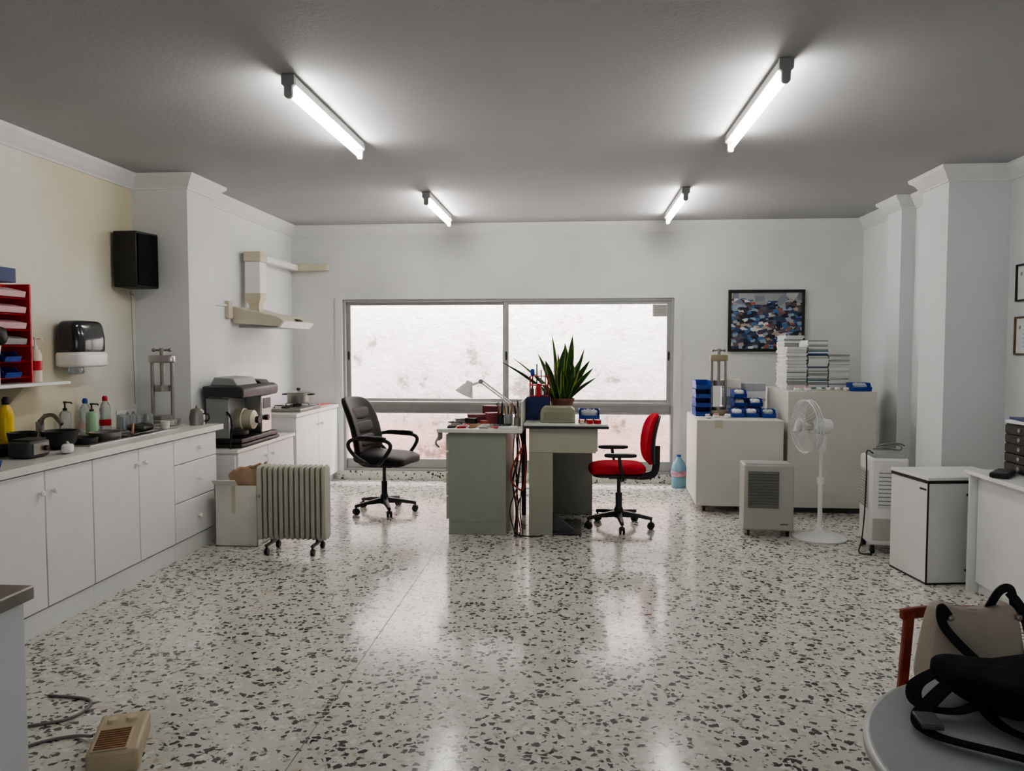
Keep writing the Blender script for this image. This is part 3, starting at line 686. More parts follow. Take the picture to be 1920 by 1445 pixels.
# ------------------------------------------------------------------ desks
t=thing('workbench','grey-green workbench with drawers and pale wood-edged top','desk',(-.78,6.04,0))
part(t,'desk_top',G().box(-.32,.36,-.03,.85,.82,.85),DESKW,.004)
part(t,'drawer_unit',G().box(-.23,.23,0,.80,.10,.82).box(-.23,.23,0,.80,0,.10),DESKG,.003)
for i,(z0,z1) in enumerate(((.12,.30),(.31,.49),(.50,.66),(.67,.80))):
    o=part(t,'drawer',G().box(-.255,-.232,.03,.78,z0,z1),CREAMG,.003)
    part(o,'handle',G().tube(cr([(-.255,.3,(z0+z1)/2+.02),(-.285,.31,(z0+z1)/2),(-.285,.49,(z0+z1)/2),(-.255,.5,(z0+z1)/2+.02)]),.006,8),GREY)
part(t,'rear_leg',G().box(.30,.34,.76,.80,0,.82),DGREY)
part(t,'side_clamp',G().box(-.335,-.32,.1,.25,.74,.84),GREY,.003)
part(t,'side_lamp_arm',G().tube(cr([(-.30,.02,.80),(-.33,-.01,.74),(-.31,.02,.70)]),.008,8),GREY)
t=thing('work_desk','cream desk with dark-edged white top, drawer box and open knee space','desk',(-.37,6.08,0))
part(t,'desk_top',G().box(-.04,.62,-.03,.85,.875,.892),DESKW,.002)
part(t,'desk_edge',G().box(-.04,.63,-.034,.855,.855,.875),BLACK,.002)
part(t,'drawer_box',G().box(0,.53,0,.80,.66,.855),mat('desk_cream',(.39,.385,.31),.45,var=.03),.004)
part(t,'drawer',G().box(.53,.545,.03,.77,.67,.84),DESKW,.003)
part(t,'leg_panel',G().box(0,.19,0,.03,0,.66),mat('desk_cream_dark',(.31,.32,.26),.45,var=.03),.003)
part(t,'leg_panel',G().box(0,.03,.03,.80,0,.66),DESKG,.003)
part(t,'back_panel',G().box(.03,.52,.78,.80,0,.66),DESKG,.003)
part(t,'foot_plate',G().prism([(.19,.0),(.40,.0),(.19,.18)],'y',.05,.06).prism([(.19,.012),(.42,.012),(.42,.02),(.19,.02)],'y',.0,.5),DGREY)
t=thing('desk_divider','thin white divider board between the two desks','board',(-.425,6.3,.851))
part(t,'board_panel',G().box(-.004,.006,-.28,.4,.0,.22),DESKW,.001)
t=thing('cable_bundle','tangled orange and black cables hanging between the desks','cable',(-.46,6.4,0))
for i in range(8):
    a=random.uniform(-.04,.05); b=random.uniform(-.25,.1)
    pts=[(a,b,.80),(a+.03*random.uniform(-1,1),b-.05,.6),(a+.04*random.uniform(-1,1),b,.4),(a+.04*random.uniform(-1,1),b-.08,.2),(a*.8,b-.1,.02),(a*.6,b-.2,.012)]
    part(t,'cable',G().tube(cr(pts,8),.005,8),ORANGE if i%3==0 else BLACK,label='orange-red cable' if i%3==0 else None)
part(t,'hose',G().tube(cr([(.05,-.28,.72),(-.04,-.28,.55),(-.05,-.27,.42),(.04,-.28,.36),(.06,-.25,.6),(0,-.1,.8)],8),.008,8),ORANGE)
part(t,'foot_cable',G().tube(cr([(.0,-.1,.25),(-.03,-.2,.05),(.0,-.36,.012),(.12,-.42,.012),(.20,-.40,.012)],8),.006,8),BLACK)

t=thing('desk_lamp','white articulated desk lamp with a cone shade','lamp',(-.60,6.62,.85))
part(t,'base',G().lathe([(0,0),(.06,0),(.06,.015),(.02,.03),(0,.03)],24),WHITE2)
part(t,'arm',G().tube([(0,0,.03),(.05,0,.14)],.010,8).tube([(.05,.008,.14),(-.22,.008,.34)],.007,8).tube([(.05,-.008,.165),(-.215,-.008,.365)],.007,8).tube([(-.22,0,.35),(-.31,0,.315)],.010,8),WHITE2)
part(t,'joint',G().cyl((-.22,-.02,.35),(-.22,.02,.35),.020).cyl((.05,-.02,.15),(.05,.02,.15),.020),GREY)
sh=G().lathe([(.015,.075),(.03,.07),(.035,.04),(.05,.02),(.085,-.05),(.082,-.05),(.045,.02),(.0,.04)],32)
part(t,'lamp_shade',sh,WHITE2,loc=(-.345,0,.285),rot=(0,.45,0))
part(t,'bulb',G().se((0,0,-.0),(.05,.05,.06),1,1,16,10),PAPER,loc=(-.345,0,.275))

def small_box(name,label,cat,loc,s,m,rz=0,lid=None,bev=.002,group=None):
    t=thing(name,label,cat,loc,rz,group)
    part(t,'box_body',G().box(-s[0]/2,s[0]/2,-s[1]/2,s[1]/2,0,s[2]),m,bev)
    if lid: part(t,'box_lid',G().box(-s[0]/2-.003,s[0]/2+.003,-s[1]/2-.003,s[1]/2+.003,s[2]*.7,s[2]+.003),lid,bev)
    return t
Z1=.851
BUR=mat('burgundy',(.13,.02,.03),.5); BURL=mat('burgundy_lid',(.20,.04,.05),.5)
small_box('burgundy_box','dark red instrument box lying on the bench','box',(-.85,6.55,Z1),(.15,.10,.07),BUR,.2,lid=BURL)
small_box('burgundy_box','dark red flat case on the bench','box',(-.74,6.76,Z1),(.14,.10,.13),BUR,-.3)
small_box('burgundy_box','open dark red case with pale inserts','box',(-.70,6.50,Z1),(.12,.10,.09),BURL,.35)
small_box('metal_tin','grey metal tin on the bench','tin',(-.98,6.60,Z1),(.12,.09,.03),GREY,.3,lid=STEELD)
small_box('notebook','pale notebook on the bench','notebook',(-.53,6.08,Z1),(.14,.10,.015),PAPER,.1)
small_box('orange_block','small orange block of wax','box',(-.76,6.36,Z1),(.06,.05,.035),ORANGE,.5)
small_box('black_block','small black instrument block','box',(-.88,6.42,Z1),(.09,.06,.05),BLACK,-.2)
for i in range(18):
    x=-1.02+(i%6)*.085+random.uniform(-.01,.01); y=6.07+(i//6)*.10+random.uniform(-.02,.02); a=random.uniform(-.5,.9)
    t=thing('hand_tool','slim hand tool lying on the bench','tool',(x,y,Z1),a,group='hand tools on the bench')
    part(t,'handle',G().tube([(0,0,.009),(.07,0,.009)],.009,8),random.choice([WOODH,BLACK,RED,STEELD]))
    part(t,'tip',G().tube([(.07,0,.008),(.10,0,.006),(.12,.003,.005)],[.004,.004,.001],8),STEEL)
def tool_cup(loc,m,n,label,h=.09,r=.035):
    t=thing('tool_cup',label,'cup',loc)
    part(t,'cup_body',G().lathe([(0,0),(r,0),(r,h),(r*.92,h),(r*.92,.005),(0,.005)],24),m)
    for i in range(n):
        a=2*pi*i/n; q=r*.6
        part(t,'brush',G().tube([(q*math.cos(a)*.5,q*math.sin(a)*.5,.01),(q*1.7*math.cos(a),q*1.7*math.sin(a),h+.06+.05*random.random())],.005,6),random.choice([WOODH,STEELD,BLACK,CREAM]))
tool_cup((-.56,6.40,Z1),GREY,8,'grey cup full of brushes and spatulas')
tool_cup((-.48,6.46,Z1),CREAM,7,'cream cup with modelling tools')
tool_cup((-.48,6.30,Z1),STEELD,5,'metal cup with small instruments',.07,.03)
tool_cup((-.63,6.42,Z1),BLACK,6,'black cup with slim instruments',.08,.03)
t=thing('pliers','pair of black-handled pliers hanging over the bench edge','pliers',(-1.03,6.42,Z1),2.6)
part(t,'handle',G().tube(cr([(0,.006,.012),(-.05,.03,.012),(-.12,.022,.012)]),.006,8).tube(cr([(0,-.006,.012),(-.05,-.03,.012),(-.12,-.022,.012)]),.006,8),BLACK)
part(t,'jaw',G().tube([(0,0,.012),(.06,0,.012)],[.014,.004],8),STEELD)

Z2=.893
small_box('blue_drawer_box','dark blue square storage box on the desk','box',(-.315,6.48,Z2),(.19,.20,.19),BLUED,0)
t=thing('bottle_rack','red rack holding small bottles and instruments','rack',(-.31,6.48,Z2+.192))
part(t,'rack_plate',G().box(-.08,.08,-.06,.06,0,.01).box(-.08,.08,-.06,.06,.09,.10),RED,.002)
for x in (-.075,.075): part(t,'rack_post',G().cyl((x,0,0),(x,0,.17),.006),RED)
part(t,'rack_top',G().box(-.08,.08,-.02,.02,.165,.172),RED,.002)
for i in range(4):
    x=-.055+i*.036
    part(t,'vial',G().lathe([(0,.01),(.015,.01),(.015,.06),(.008,.07),(.008,.085),(0,.085)],14,(x,-.03,0)),random.choice([CREAM,PAPER,DGREY]))
    part(t,'instrument',G().tube([(x,.02,.01),(x,.02,.22+.05*(i%2))],.006,6),random.choice([RED,BLACK,STEELD]))
part(t,'dispenser_head',G().se((-.055,0,.20),(.035,.035,.06),.5,.9,16,10),BLUE)
solo('red_bottle','small red bottle beside the rack','bottle',G().lathe([(0,0),(.018,0),(.018,.07),(.010,.09),(.010,.11),(0,.11)],20),RED,(-.31,6.40,Z2+.192))
t=thing('sandblaster_box','beige rounded desktop unit','appliance',(-.145,6.25,Z2))
part(t,'body',G().prism([(-.14,0),(.14,0),(.14,.07),(.135,.10),(.11,.125),(-.11,.125),(-.135,.10),(-.14,.07)],'y',-.09,.09),mat('beige_green',(.30,.30,.22),.45),.006)
part(t,'front_plate',G().box(-.11,.11,-.094,-.09,.02,.08),mat('beige_green2',(.24,.24,.17),.5),.002)
t=thing('snake_plant','tall potted snake plant with yellow-edged leaves','plant',(-.12,6.66,Z2))
part(t,'pot',G().lathe([(0,0),(.075,0),(.10,.14),(.108,.14),(.108,.165),(.095,.165),(.09,.14),(0,.135)],32),TERRA)
part(t,'soil',G().lathe([(0,.13),(.092,.13),(.092,.142),(0,.148)],24),mat('soil',(.04,.025,.015),.95,bump=.5))
lg=G()
def leaf(bx,by,ang,lean,h,w,curl=.3):
    n=12; secs=[]; c,s=math.cos(ang),math.sin(ang)
    tw0=random.uniform(-.9,.9)+(pi/2-ang)
    bend=random.uniform(-.04,.04)
    for i in range(n+1):
        u=i/n
        wd=max(w*(0.55+.9*u-.2*u*u)*(1-u**3.2),.0006)
        d=lean*h*(u+curl*u*u)
        cx,cy,cz=bx+c*d-s*bend*math.sin(u*3),by+s*d+c*bend*math.sin(u*3),.13+h*u*(1-.12*lean*u)
        a2=ang+pi/2+tw0+.5*u
        ex,ey=math.cos(a2),math.sin(a2); nx,ny=-ey,ex
        row=[]
        for q,k in ((-1,.35),(-.76,.1),(0,-.25),(.76,.1),(1,.35)):
            row.append(lg.bm.verts.new((cx+ex*wd*q+nx*wd*k,cy+ey*wd*q+ny*wd*k,cz)))
        secs.append(row)
    for i in range(n):
        for j in range(4):
            lg.mi=1 if j in (0,3) else 0
            lg.f([secs[i][j],secs[i][j+1],secs[i+1][j+1],secs[i+1][j]])
specs=[(0,.06,.58,.034),(.9,.20,.50,.034),(2.0,.16,.48,.034),(3.0,.30,.44,.034),(3.9,.30,.38,.032),(5.0,.14,.50,.034),(5.8,.30,.42,.034),(.3,.42,.38,.034),(2.6,.08,.60,.034),(3.3,.72,.44,.028),(4.4,.10,.44,.034),(1.4,.10,.52,.034),(6.1,.55,.32,.032),(3.05,.60,.28,.03),(0.1,.24,.48,.036),(5.3,.25,.36,.036),(.2,.85,.24,.028),(4.0,.12,.36,.036),(5.6,.10,.33,.04),(4.7,.2,.30,.036),(3.2,.95,.40,.024)]
for a,l,h,wd in specs: leaf(.045*math.cos(a),.045*math.sin(a),a,l,h,wd*1.12)
part(t,'leaves',lg,[GREEN,LEAFY])
def blue_bin(loc,rz=0,label='blue open-front storage bin',s=(.13,.17,.08),group=None,fill=None,m=BLUE):
    t=thing('storage_bin',label,'bin',loc,rz,group)
    part(t,'bin_body',bin_geo(*s),m)
    if fill: part(t,'contents',G().se((0,.01,s[2]*.5),(s[0]*.85,s[1]*.8,s[2]*.8),.6,.6,26,14,lambda p:Vector((p.x,p.y,p.z*(1+.35*math.sin(p.x*120)*math.cos(p.y*110))))),fill)
    return t
blue_bin((.11,6.42,Z2),0,'blue open storage bin with small parts on the desk',(.17,.18,.09),fill=PAPERG)
for i in range(6):
    small_box('sample_block','small brown and red sample block on the desk','block',(.05+.06*(i%3),6.10+.07*(i//3),Z2),(.035,.05,.03),random.choice([WOODH,RED,CREAM]),.4*i,group='sample blocks on the desk')

# ------------------------------------------------------------------ right cabinets
t=thing('rolling_cabinet','low white laminate cabinet on castors','cabinet',(1.09,7.05,0),-.045)
part(t,'body',G().box(0,.76,0,.90,.06,.84),mat('offwhite_laminate',(.68,.675,.62),.4,var=.03),.003)
part(t,'tape',G().box(.16,.23,-.0015,0,.77,.84),CREAM)
for x,y in ((.08,.08),(.68,.08),(.08,.82),(.68,.82)):
    part(t,'castor',G().cyl((x-.012,y,.025),(x+.012,y,.025),.025).box(x-.02,x+.02,y-.02,y+.02,.045,.06),DGREY)
t=thing('storage_cabinet','taller white laminate cabinet holding magazines','cabinet',(1.90,7.08,0))
part(t,'body',G().box(0,.77,0,.95,.05,1.10),mat('offwhite_laminate2',(.65,.645,.59),.4,var=.03),.003)
part(t,'plinth',G().box(.02,.75,.03,.93,0,.05),DGREY)
ZA=.842; ZB=1.101
press('flask_press','brass and black screw press on the low cabinet',(1.38,7.62,ZA),.64,.18,mat('brass_grey',(.36,.31,.20),.4,.5),0)
for k in range(4): blue_bin((1.21,7.56,ZA+k*.085),0,'stacked dark blue storage bin',(.14,.24,.082),group='stack of blue bins')
for i,(x,y,z) in enumerate([(1.51,7.40,ZA),(1.65,7.42,ZA),(1.79,7.36,ZA),(1.57,7.60,ZA),(1.57,7.60,ZA+.085),(1.57,7.60,ZA+.17),(1.72,7.60,ZA),(1.72,7.60,ZA+.085)]):
    blue_bin((x,y,z),random.uniform(-.06,.06),'blue bin filled with white parts',(.12,.155,.075),group='blue bins on the low cabinet',fill=[PAPER,CARD,PAPERG,PAPER][i%4])
for i in range(4): small_box('card_box','white card box stacked behind the blue bins','box',(1.75,7.79,ZA+i*.075),(.20,.14,.073),[PAPER,CARD,PAPER,PAPERG][i],.05*i,lid=PAPERG if i==1 else None,group='card boxes on the low cabinet')
for i in range(4): small_box('card_box','white card box stacked behind the blue bins','box',(1.53,7.79,ZA+i*.085),(.18,.14,.083),[PAPER,PAPERG,PAPER,CARD][i],-.05*i,group='card boxes on the low cabinet')
solo('tape_roll','small white roll on the stacked boxes','roll',G().lathe([(.02,0),(.035,0),(.035,.04),(.02,.04)],24),PAPER,(1.5,7.79,ZA+.342))
for i,(x,y) in enumerate(((1.30,7.28),(1.40,7.24),(1.22,7.22))):
    t=thing('plaster_cast','small white and brown dental cast beside the bins','cast',(x,y,ZA),.7*i,group='dental casts')
    part(t,'cast_base',G().se((0,0,.012),(.055,.05,.024),.4,.7,20,8),PAPER)
    part(t,'cast_arch',G().tube(cr([(-.018,-.014,.03),(-.016,.01,.03),(0,.02,.03),(.016,.01,.03),(.018,-.014,.03)]),.009,8),[PINK,PAPER,CREAM][i])
def magmesh(cov):
    g=G().box(-.105,.105,-.14,.14,.0012,.0108)
    g.mi=1; g.box(-.107,.107,-.142,.141,0,.0012).box(-.107,.107,-.142,.141,.0108,.012).box(-.107,.107,-.1425,-.1412,0,.012)
    me=g.mesh('magazine'); me.materials.append(PAPER); me.materials.append(cov); return me
SP1=mat('spine_pale',(.60,.60,.58),.6); SP2=mat('spine_grey',(.30,.31,.32),.6)
mags=[magmesh(m) for m in (PAPER,SP1,PAPER,LGREY,SP2,TEALP,NAVYP)]
for (x,y,n,pal) in ((2.03,7.44,33,(0,1,2,3,4)),(2.225,7.46,38,(0,2,4,5,6,3)),(2.10,7.80,42,(0,1,3,4)),(2.415,7.46,27,(0,1,2,3,4)),(2.32,7.80,34,(0,1,4))):
    z=ZB
    for i in range(n):
        o=bpy.data.objects.new('magazine',mags[random.choice(pal)]); COL.objects.link(o)
        o.location=(x+random.uniform(-.006,.006),y+random.uniform(-.008,.008),z); o.rotation_euler=(0,0,random.uniform(-.04,.04)+(pi if random.random()<.3 else 0))
        o.scale=(.84,1,1)
        z+=.0121
        tag(o,'thin magazine in a tall stack on the cabinet','magazine','stacked magazines on the cabinet')
for i,x in enumerate((2.00,2.09)):
    t=thing('plaster_cast','small pink and white dental cast','cast',(x,7.16,ZB),.3*i,group='dental casts')
    part(t,'cast_base',G().se((0,0,.015),(.06,.05,.03),.4,.7,20,8),PAPER)
    part(t,'cast_arch',G().tube(cr([(-.02,-.015,.035),(-.018,.01,.035),(0,.02,.035),(.018,.01,.035),(.02,-.015,.035)]),.010,8),PINK)
for i in range(4):
    t=thing('plaster_cast','small white dental cast on the cabinet edge','cast',(2.19+.08*i,7.16,ZB),.2*i,group='dental casts')
    part(t,'cast_base',G().se((0,0,.01),(.05,.045,.02),.4,.7,20,8),CREAM)
    part(t,'cast_arch',G().tube(cr([(-.016,-.012,.025),(-.014,.01,.025),(0,.018,.025),(.014,.01,.025),(.016,-.012,.025)]),.007,8),PAPER)
blue_bin((2.55,7.19,ZB),.1,'blue bin with parts on the cabinet edge',(.17,.13,.075),fill=PAPERG)

t=thing('framed_painting','black-framed blue and grey harbour painting on the wall','painting',(2.03,8.498,1.78))
part(t,'picture_frame',G().box(-.40,.40,-.035,0,-.33,-.30).box(-.40,.40,-.035,0,.30,.33).box(-.40,-.37,-.035,0,-.30,.30).box(.37,.40,-.035,0,-.30,.30),BLACK,.004)
part(t,'canvas',G().box(-.37,.37,-.02,0,-.30,.30),painting_mat())
for z0,z1,y0,m in ((1.83,2.10,5.55,BLACK),(1.44,1.72,5.55,GOLD)):
    t=thing('framed_certificate','certificate in a %s frame on the wall'%('thin black' if m is BLACK else 'brown wooden'),'certificate',(3.229,y0,z0)); hh=z1-z0; L=.42
    part(t,'picture_frame',G().box(-.02,0,0,L,0,.014).box(-.02,0,0,L,hh-.014,hh).box(-.02,0,0,.014,.014,hh-.014).box(-.02,0,L-.014,L,.014,hh-.014),m,.002)
    part(t,'certificate_paper',G().box(-.008,0,.014,L-.014,.014,hh-.014),PAPER)
    g=G()
    for i in range(6): g.box(-.0095,-.008,.10,.32,.06+i*.03,.064+i*.03)
    g.se((-.009,.36,.20),(.002,.03,.03),1,1,14,8)
    part(t,'printed_lines',g,GREY)

t=thing('dehumidifier','grey boxy dehumidifier with slatted front on castors','dehumidifier',(1.53,6.30,0),-.08)
part(t,'body',G().box(-.19,.19,-.14,.14,.05,.57),DEHUM,.012)
part(t,'front_panel',G().box(-.16,.075,-.147,-.139,.23,.52),GRILL,.003)
g=G()
for i in range(12): g.prism([(-.147,.237+i*.0235),(-.158,.249+i*.0235),(-.147,.253+i*.0235)],'x',-.155,.07)
part(t,'grille',g,mat('slat_grey',(.20,.205,.19),.45))
part(t,'control_strip',G().box(-.17,.17,-.12,-.05,.57,.574),GREY,.001)
part(t,'maker_mark',G().box(.09,.15,-.1415,-.1405,.10,.108),DGREY)
for x in (-.15,.15):
    for y in (-.1,.1): part(t,'castor',G().cyl((x-.01,y,.022),(x+.01,y,.022),.022).box(x-.008,x+.008,y-.008,y+.008,.03,.05),BLACK)
t=thing('pedestal_fan','white pedestal fan with round wire cage turned sideways','fan',(1.91,6.16,0))
part(t,'base',G().lathe([(0,0),(.20,0),(.205,.012),(.19,.025),(.06,.045),(.035,.07),(.03,.10),(0,.10)],48),WHITE2)
part(t,'pole',G().cyl((0,0,.08),(0,0,.45),.018).cyl((0,0,.45),(0,0,.73),.012).cyl((0,0,.43),(0,0,.48),.026),WHITE2)
part(t,'control_box',G().se((0,0,.75),(.07,.08,.14),.4,.5,20,12),WHITE2)
head=part(t,'motor_housing',G().tube([(.02,0,0),(.05,0,0),(.12,0,0),(.17,0,0),(.185,0,0)],[.05,.06,.06,.05,.02],28),WHITE2,loc=(-.09,0,.88),rot=(0,0,.22))
R0=.205
FANW=mat('fan_wire',(.62,.63,.63),.35,var=.02)
g=G()
for rr_,xx in ((R0,-.045),(R0*.985,-.02),(R0,.0)):
    g.tube([(xx,rr_*math.cos(2*pi*k/48),rr_*math.sin(2*pi*k/48)) for k in range(48)],.005,6,closed=True)
for k in range(36):
    a=2*pi*k/36; c,s=math.cos(a),math.sin(a)
    g.tube([(-.085,.04*c,.04*s),(-.08,.12*c,.12*s),(-.045,R0*c,R0*s)],.0016,4)
    g.tube([(.03,.05*c,.05*s),(.02,.14*c,.14*s),(.0,R0*c,R0*s)],.0016,4)
g.tube([(-.085,.11*math.cos(2*pi*k/36),.11*math.sin(2*pi*k/36)) for k in range(36)],.002,4,closed=True)
part(head,'cage',g,FANW)
part(head,'cage_hub',G().tube([(-.092,0,0),(-.09,0,0),(-.084,0,0)],[.03,.04,.042],24),GREY)
for k in range(3):
    a0=2*pi*k/3; rings=[]
    for r_ in (.02,.06,.11,.16,.185):
        wid=.07+.5*r_*(1 if r_<.17 else .8); row=[]
        for q in (-1,-.5,0,.5,1):
            a=a0+q*wid/(r_+.06)*.5
            row.append((-.025+.018*q,r_*math.cos(a),r_*math.sin(a)))
        back=[(p[0]+.003,p[1],p[2]) for p in row[::-1]]
        rings.append(row+back)
    part(head,'blade',G().loft(rings),LGREY)
part(head,'blade_hub',G().cyl((-.05,0,0),(.02,0,0),.03),LGREY)
t=thing('air_cooler','white tower air cooler with grey grilles on castors','cooler',(2.27,5.86,0),-.10)
part(t,'body',G().box(-.13,.13,-.15,.15,.06,.70),WHITE2,.02)
part(t,'control_panel',G().prism([(-.145,.69),(.10,.70),(.10,.725),(-.12,.715)],'x',-.11,.11),GREY,.004)
part(t,'side_grille',G().box(-.136,-.129,-.10,.12,.32,.60),LGREY,.003)
g=G()
for i in range(12): g.box(-.14,-.135,-.09,.11,.33+i*.022,.338+i*.022)
part(t,'louvre',g,GREY)
part(t,'front_slot',G().box(-.08,.10,-.155,-.149,.34,.62),WHITE2,.003)
g=G()
for i in range(9): g.box(-.075,.095,-.158,-.154,.355+i*.029,.363+i*.029)
part(t,'front_louvre',g,GREY)
part(t,'water_tank',G().box(-.11,.11,-.156,-.148,.10,.26),LGREY,.004)
for x in (-.10,.10):
    for y in (-.12,.12): part(t,'castor',G().cyl((x-.012,y,.026),(x+.012,y,.026),.026).box(x-.01,x+.01,y-.01,y+.01,.04,.062),BLACK)
part(t,'cable',G().tube(cr([(-.09,-.05,.72),(-.145,-.1,.74),(-.15,-.12,.60),(-.16,-.13,.30),(-.18,-.15,.1),(-.20,-.17,.012),(-.12,-.2,.010)],8),.005,6),BLACK)
t2=thing('cable_coil','loosely coiled grey cable on the air cooler','cable',(2.30,5.88,.735))
part(t2,'coil',G().tube(cr([(-.10,0,.01),(-.04,-.06,.03),(.06,-.06,.01),(.10,.02,.03),(.03,.08,.04),(-.06,.05,.02),(-.02,-.03,.05),(.08,0,.05),(.14,.05,.03)],8),.006,8),CABLE)

t=thing('small_cabinet','small white cabinet with dark edge trim','cabinet',(2.205,4.99,0),.14)
part(t,'body',G().box(0,.56,0,.42,.01,.66),mat('cabinet_grey_white',(.72,.72,.71),.35,var=.02))
part(t,'cabinet_top',G().box(-.005,.565,-.005,.425,.662,.682),WHITE,.002)
part(t,'edge_trim',G().box(-.004,.56,-.004,.0,.642,.66).box(-.004,.0,-.004,.42,.642,.66).box(-.004,.004,-.004,.004,0,.66).box(-.002,.56,-.003,0,0,.012).box(-.002,0,0,.42,0,.012).box(.27,.274,-.003,0,.01,.64),BLACK)
for z in (.09,.57): part(t,'screw_cap',G().cyl((.255,-.004,z),(.255,0,z),.008),DGREY)
part(t,'maker_mark',G().box(-.0015,0,.02,.09,.595,.607),DGREY)
t=thing('long_counter','long white counter with laminate top','counter',(2.40,4.90,0))
part(t,'counter_top',G().box(-.02,.825,-2.4,.015,.725,.75),WHITE,.004)
part(t,'end_panel',G().box(0,.80,-.02,0,0,.725),WHITE,.002)
for i in range(3):
    part(t,'front_panel',G().box(.045,.06,-.78-.78*i,-.025-.78*i,.06,.715),WHITE,.002)
part(t,'carcass',G().box(.065,.80,-2.38,-.025,0,.72),WHITE2)
t=thing('drawer_tower','black desktop drawer unit with papers on top','drawers',(2.74,4.72,.751))
part(t,'case',G().box(-.14,.14,-.16,.16,0,.29),BLACK,.004)
for i in range(5):
    o=part(t,'drawer',G().box(-.155,-.14,-.145,.145,.008+i*.056,.058+i*.056),BLACK,.003)
    part(o,'handle',G().cyl((-.155,-.01,.035+i*.056),(-.162,-.01,.035+i*.056),.012),GREY)
for i in range(5):
    part(t,'front_face',G().box(-.125,.125,-.168,-.16,.010+i*.056,.056+i*.056),BLACK,.003)
small_box('paper_pile','loose papers and a blue folder on the drawer unit','papers',(2.73,4.72,1.043),(.27,.30,.02),PAPER,.1)
small_box('blue_folder','blue folder on top of the papers','folder',(2.71,4.74,1.064),(.22,.28,.012),NAVYP,-.15)
t=thing('phone_case','flat black case lying on the counter','case',(2.47,4.66,.751),.9)
part(t,'case_body',G().se((0,0,.014),(.24,.10,.028),.3,.3,30,10),BLACK)
part(t,'case_strip',G().box(-.105,.105,-.04,.04,.027,.0295),DGREY,.001)
t=thing('water_bottle','large pale blue water bottle with red label on the floor','bottle',(1.10,8.30,0))
part(t,'bottle_body',G().lathe([(0,0),(.075,0),(.08,.02),(.08,.10),(.075,.11),(.08,.12),(.08,.21),(.06,.27),(.025,.31),(.02,.33),(0,.33)],32),WATER)
part(t,'bottle_label',G().lathe([(.0815,.12),(.0815,.18)],32),mat('label_red_white',(.50,.28,.36),.5,var=.35,scale=30))
part(t,'cap',G().lathe([(.022,.33),(.022,.35),(0,.35)],18),BLUE)

# ------------------------------------------------------------------ near things
t=thing('round_table','round light grey table with metal edge','table',(.975,1.40,0))
part(t,'table_top',G().lathe([(0,.725),(.415,.725),(.425,.735),(.425,.742),(.418,.75),(0,.75)],96),TABLE)
part(t,'table_edge',G().lathe([(.424,.728),(.430,.731),(.430,.744),(.424,.747)],96),ALU)
part(t,'pedestal',G().cyl((0,0,.03),(0,0,.725),.035),GREY)
part(t,'foot',G().lathe([(0,0),(.25,0),(.25,.015),(.05,.035),(0,.035)],48),GREY)
t=thing('black_shoulder_bag','black fabric bag with loose straps lying on the round table','bag',(.915,1.59,.752),-.1)
def lump(p): return Vector((p.x*(1+.05*math.sin(p.y*30)),p.y+.01*math.sin(p.x*30),p.z*(1+.14*math.sin(p.x*24+1)*math.cos(p.y*18))+.005*math.sin(p.x*27)))
part(t,'bag_body',G().se((.02,.06,.046),(.34,.20,.078),.6,.6,48,26,lump),FABB)
part(t,'bag_flap',G().se((.03,.02,.064),(.28,.17,.05),.6,.65,40,16,lump),FABB)
part(t,'bag_pocket',G().se((.09,-.07,.040),(.18,.16,.06),.6,.6,36,16,lump),FABB)
part(t,'strap',G().tube(cr([(-.13,.05,.05),(-.19,-.01,.03),(-.23,-.06,.012),(-.22,-.12,.010),(-.13,-.17,.012),(-.02,-.21,.012),(.03,-.18,.02),(.03,-.12,.04)],8),0,flat=(.03,.005),up=(.1,.1,1)),FABB)
part(t,'strap',G().tube(cr([(-.10,.0,.06),(-.10,-.04,.03),(-.08,-.08,.015),(-.03,-.14,.014),(.02,-.22,.012),(.07,-.23,.014),(.09,-.17,.02),(.09,-.12,.05)],8),0,flat=(.035,.005),up=(.2,.1,1)),FABB)
part(t,'strap',G().tube(cr([(-.14,.10,.05),(-.20,.06,.03),(-.21,.0,.015),(-.15,-.03,.02),(-.08,-.02,.05)],8),0,flat=(.03,.005),up=(.1,.1,1)),FABB)
part(t,'buckle',G().box(-.02,.02,-.03,.03,-.004,.006),DGREY,.002,loc=(-.22,-.08,.018))
t=thing('wooden_chair','reddish wooden chair holding a handbag','chair',(1.355,2.42,0),.0)
for s in (-1,1):
    x=s*.26
    part(t,'front_leg',G().tube([(x,-.22,0),(x,-.21,.40)],0,flat=(.035,.03),up=(0,1,0)),REDWOOD,.004)
    part(t,'back_leg',G().tube(cr([(x*1.1,.20,0),(x*1.12,.13,.42),(x*1.0,.17,.63)]),0,flat=(.030,.022),up=(0,1,0)),REDWOOD,.004)
part(t,'back_rail',G().tube(cr([(-.29,.16,.625),(-.15,.19,.63),(.15,.19,.63),(.29,.16,.625)]),0,flat=(.022,.035)),REDWOOD,.004)
part(t,'seat_frame',G().box(-.28,.28,-.22,.12,.38,.42),REDWOOD,.004)
part(t,'seat',G().se((0,-.06,.435),(.48,.34,.05),.5,.3),mat('seat_dark',(.06,.05,.05),.7))
t=thing('handbag','taupe leather handbag with black straps on the chair','bag',(1.175,2.36,.462),.10)
def bagf(p):
    k=1-.20*(p.z+.13)/.26
    return Vector((p.x*k,p.y*(1-.55*(p.z+.13)/.26),p.z+(.01*math.cos(p.x*9) if p.z<0 else -.025*math.cos(p.x*14))))
part(t,'bag_body',G().se((0,0,.145),(.30,.17,.28),.35,.35,48,26,bagf),TAUPE)
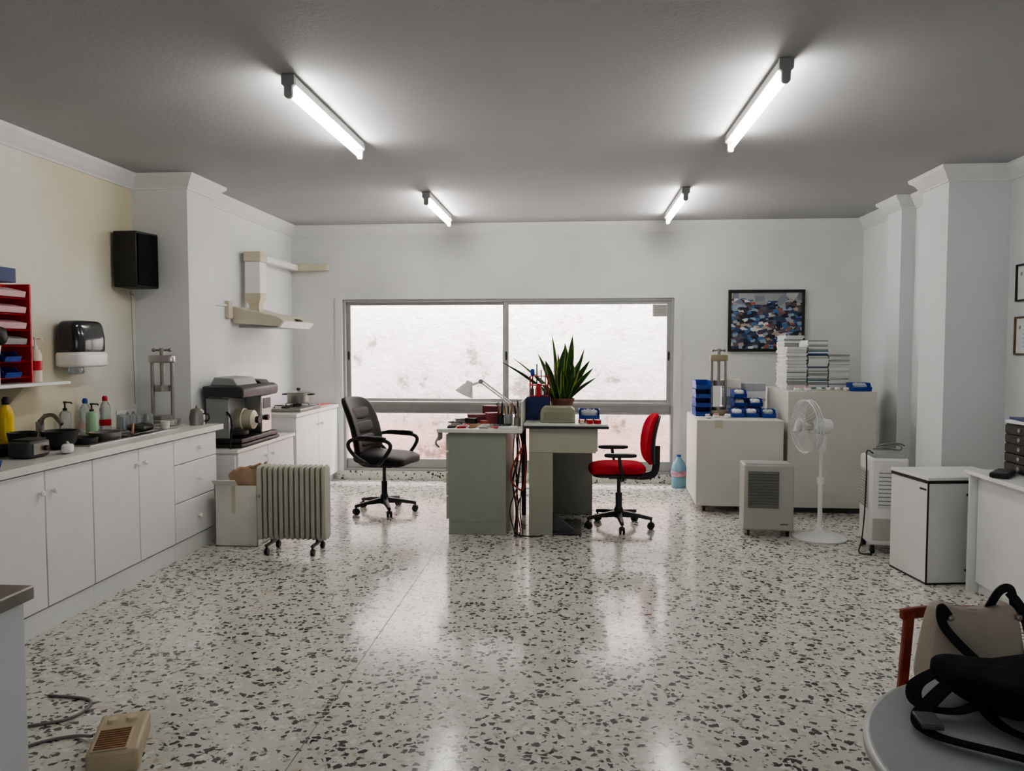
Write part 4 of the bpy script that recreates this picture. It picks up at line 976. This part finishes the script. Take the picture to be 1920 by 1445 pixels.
part(t,'shoulder_strap',G().tube(cr([(-.09,-.04,.25),(-.12,-.05,.28),(-.12,-.07,.23),(-.05,-.10,.15),(.02,-.11,.10),(.09,-.10,.10),(.14,-.06,.16),(.14,-.02,.26),(.11,.0,.31)],8),0,flat=(.026,.005),up=(0,-1,.3)),LEATH)
part(t,'handle',G().tube(cr([(.05,.0,.26),(.07,-.02,.32),(.11,-.01,.32),(.13,.0,.25)],8),0,flat=(.024,.005),up=(0,-1,.2)),LEATH)
for x in (-.09,.11): part(t,'buckle',G().se((x,-.05,.25),(.018,.010,.018),.8,.8,14,8),STEELD)
t=thing('fan_heater','small beige fan heater lying on the floor','heater',(-1.68,2.66,0),.39)
part(t,'body',G().box(-.085,.085,-.17,.14,.0,.085),mat('heater_cream',(.50,.42,.29),.45,var=.03),.012)
part(t,'front_frame',G().box(-.07,.05,-.16,.0,.085,.089),mat('heater_cream2',(.56,.48,.35),.45,var=.03),.002)
g=G()
for i in range(9): g.box(-.062,.042,-.152+i*.017,-.146+i*.017,.089,.093)
part(t,'grille',g,WOODH)
for x in (-.035,.03): part(t,'dial',G().lathe([(0,.085),(.020,.085),(.018,.097),(0,.099)],22,(x,.07,0)),mat('dial_cream',(.60,.52,.38),.4))
t=thing('floor_cable','grey power cable running over the floor','cable',(-2.0,2.8,0))
part(t,'cable_run',G().tube(cr([(.17,-.08,.02),(.08,-.06,.006),(-.02,-.12,.006),(-.12,-.26,.006)],8),.006,8),CABLE)
part(t,'cable_run',G().tube(cr([(-.15,.0,.006),(-.04,.06,.006),(-.01,.15,.006),(-.06,.24,.006),(-.25,.26,.006)],8),.006,8),CABLE)

# ------------------------------------------------------------------ light
wd=bpy.data.worlds.new('sky'); scene.world=wd; wd.use_nodes=True
bgn=wd.node_tree.nodes['Background']; bgn.inputs[0].default_value=(.92,.96,1,1); bgn.inputs[1].default_value=7
def area(name,loc,rot,sx,sy,p,col=(1,1,1)):
    l=bpy.data.lights.new(name,'AREA'); l.shape='RECTANGLE'; l.size=sx; l.size_y=sy; l.energy=p; l.color=col
    o=bpy.data.objects.new(name,l); COL.objects.link(o); o.location=loc; o.rotation_euler=rot; return o
area('sky_light',(-.8,8.95,3.7),(math.radians(28),0,0),4.5,.5,850,(1,.97,.96))
area('rear_fill',(0,-1.2,1.1),(math.radians(72),0,0),4,1.4,34,(.93,.97,1))  # added fill lamp behind the camera; the rear wall has no opening
try:
    scene.view_settings.look='AgX - Medium High Contrast'
    scene.view_settings.exposure=.12
except Exception as e: print(e)

# ------------------------------------------------------------------ camera
cam=bpy.data.cameras.new('camera'); co=bpy.data.objects.new('camera',cam); COL.objects.link(co)
cam.sensor_width=36; cam.lens=1444/1920*36; cam.clip_start=.05
co.location=(0,0,1.5); co.rotation_euler=(pi/2-math.atan(72.5/1444),0,math.atan(120/1444))
scene.camera=co
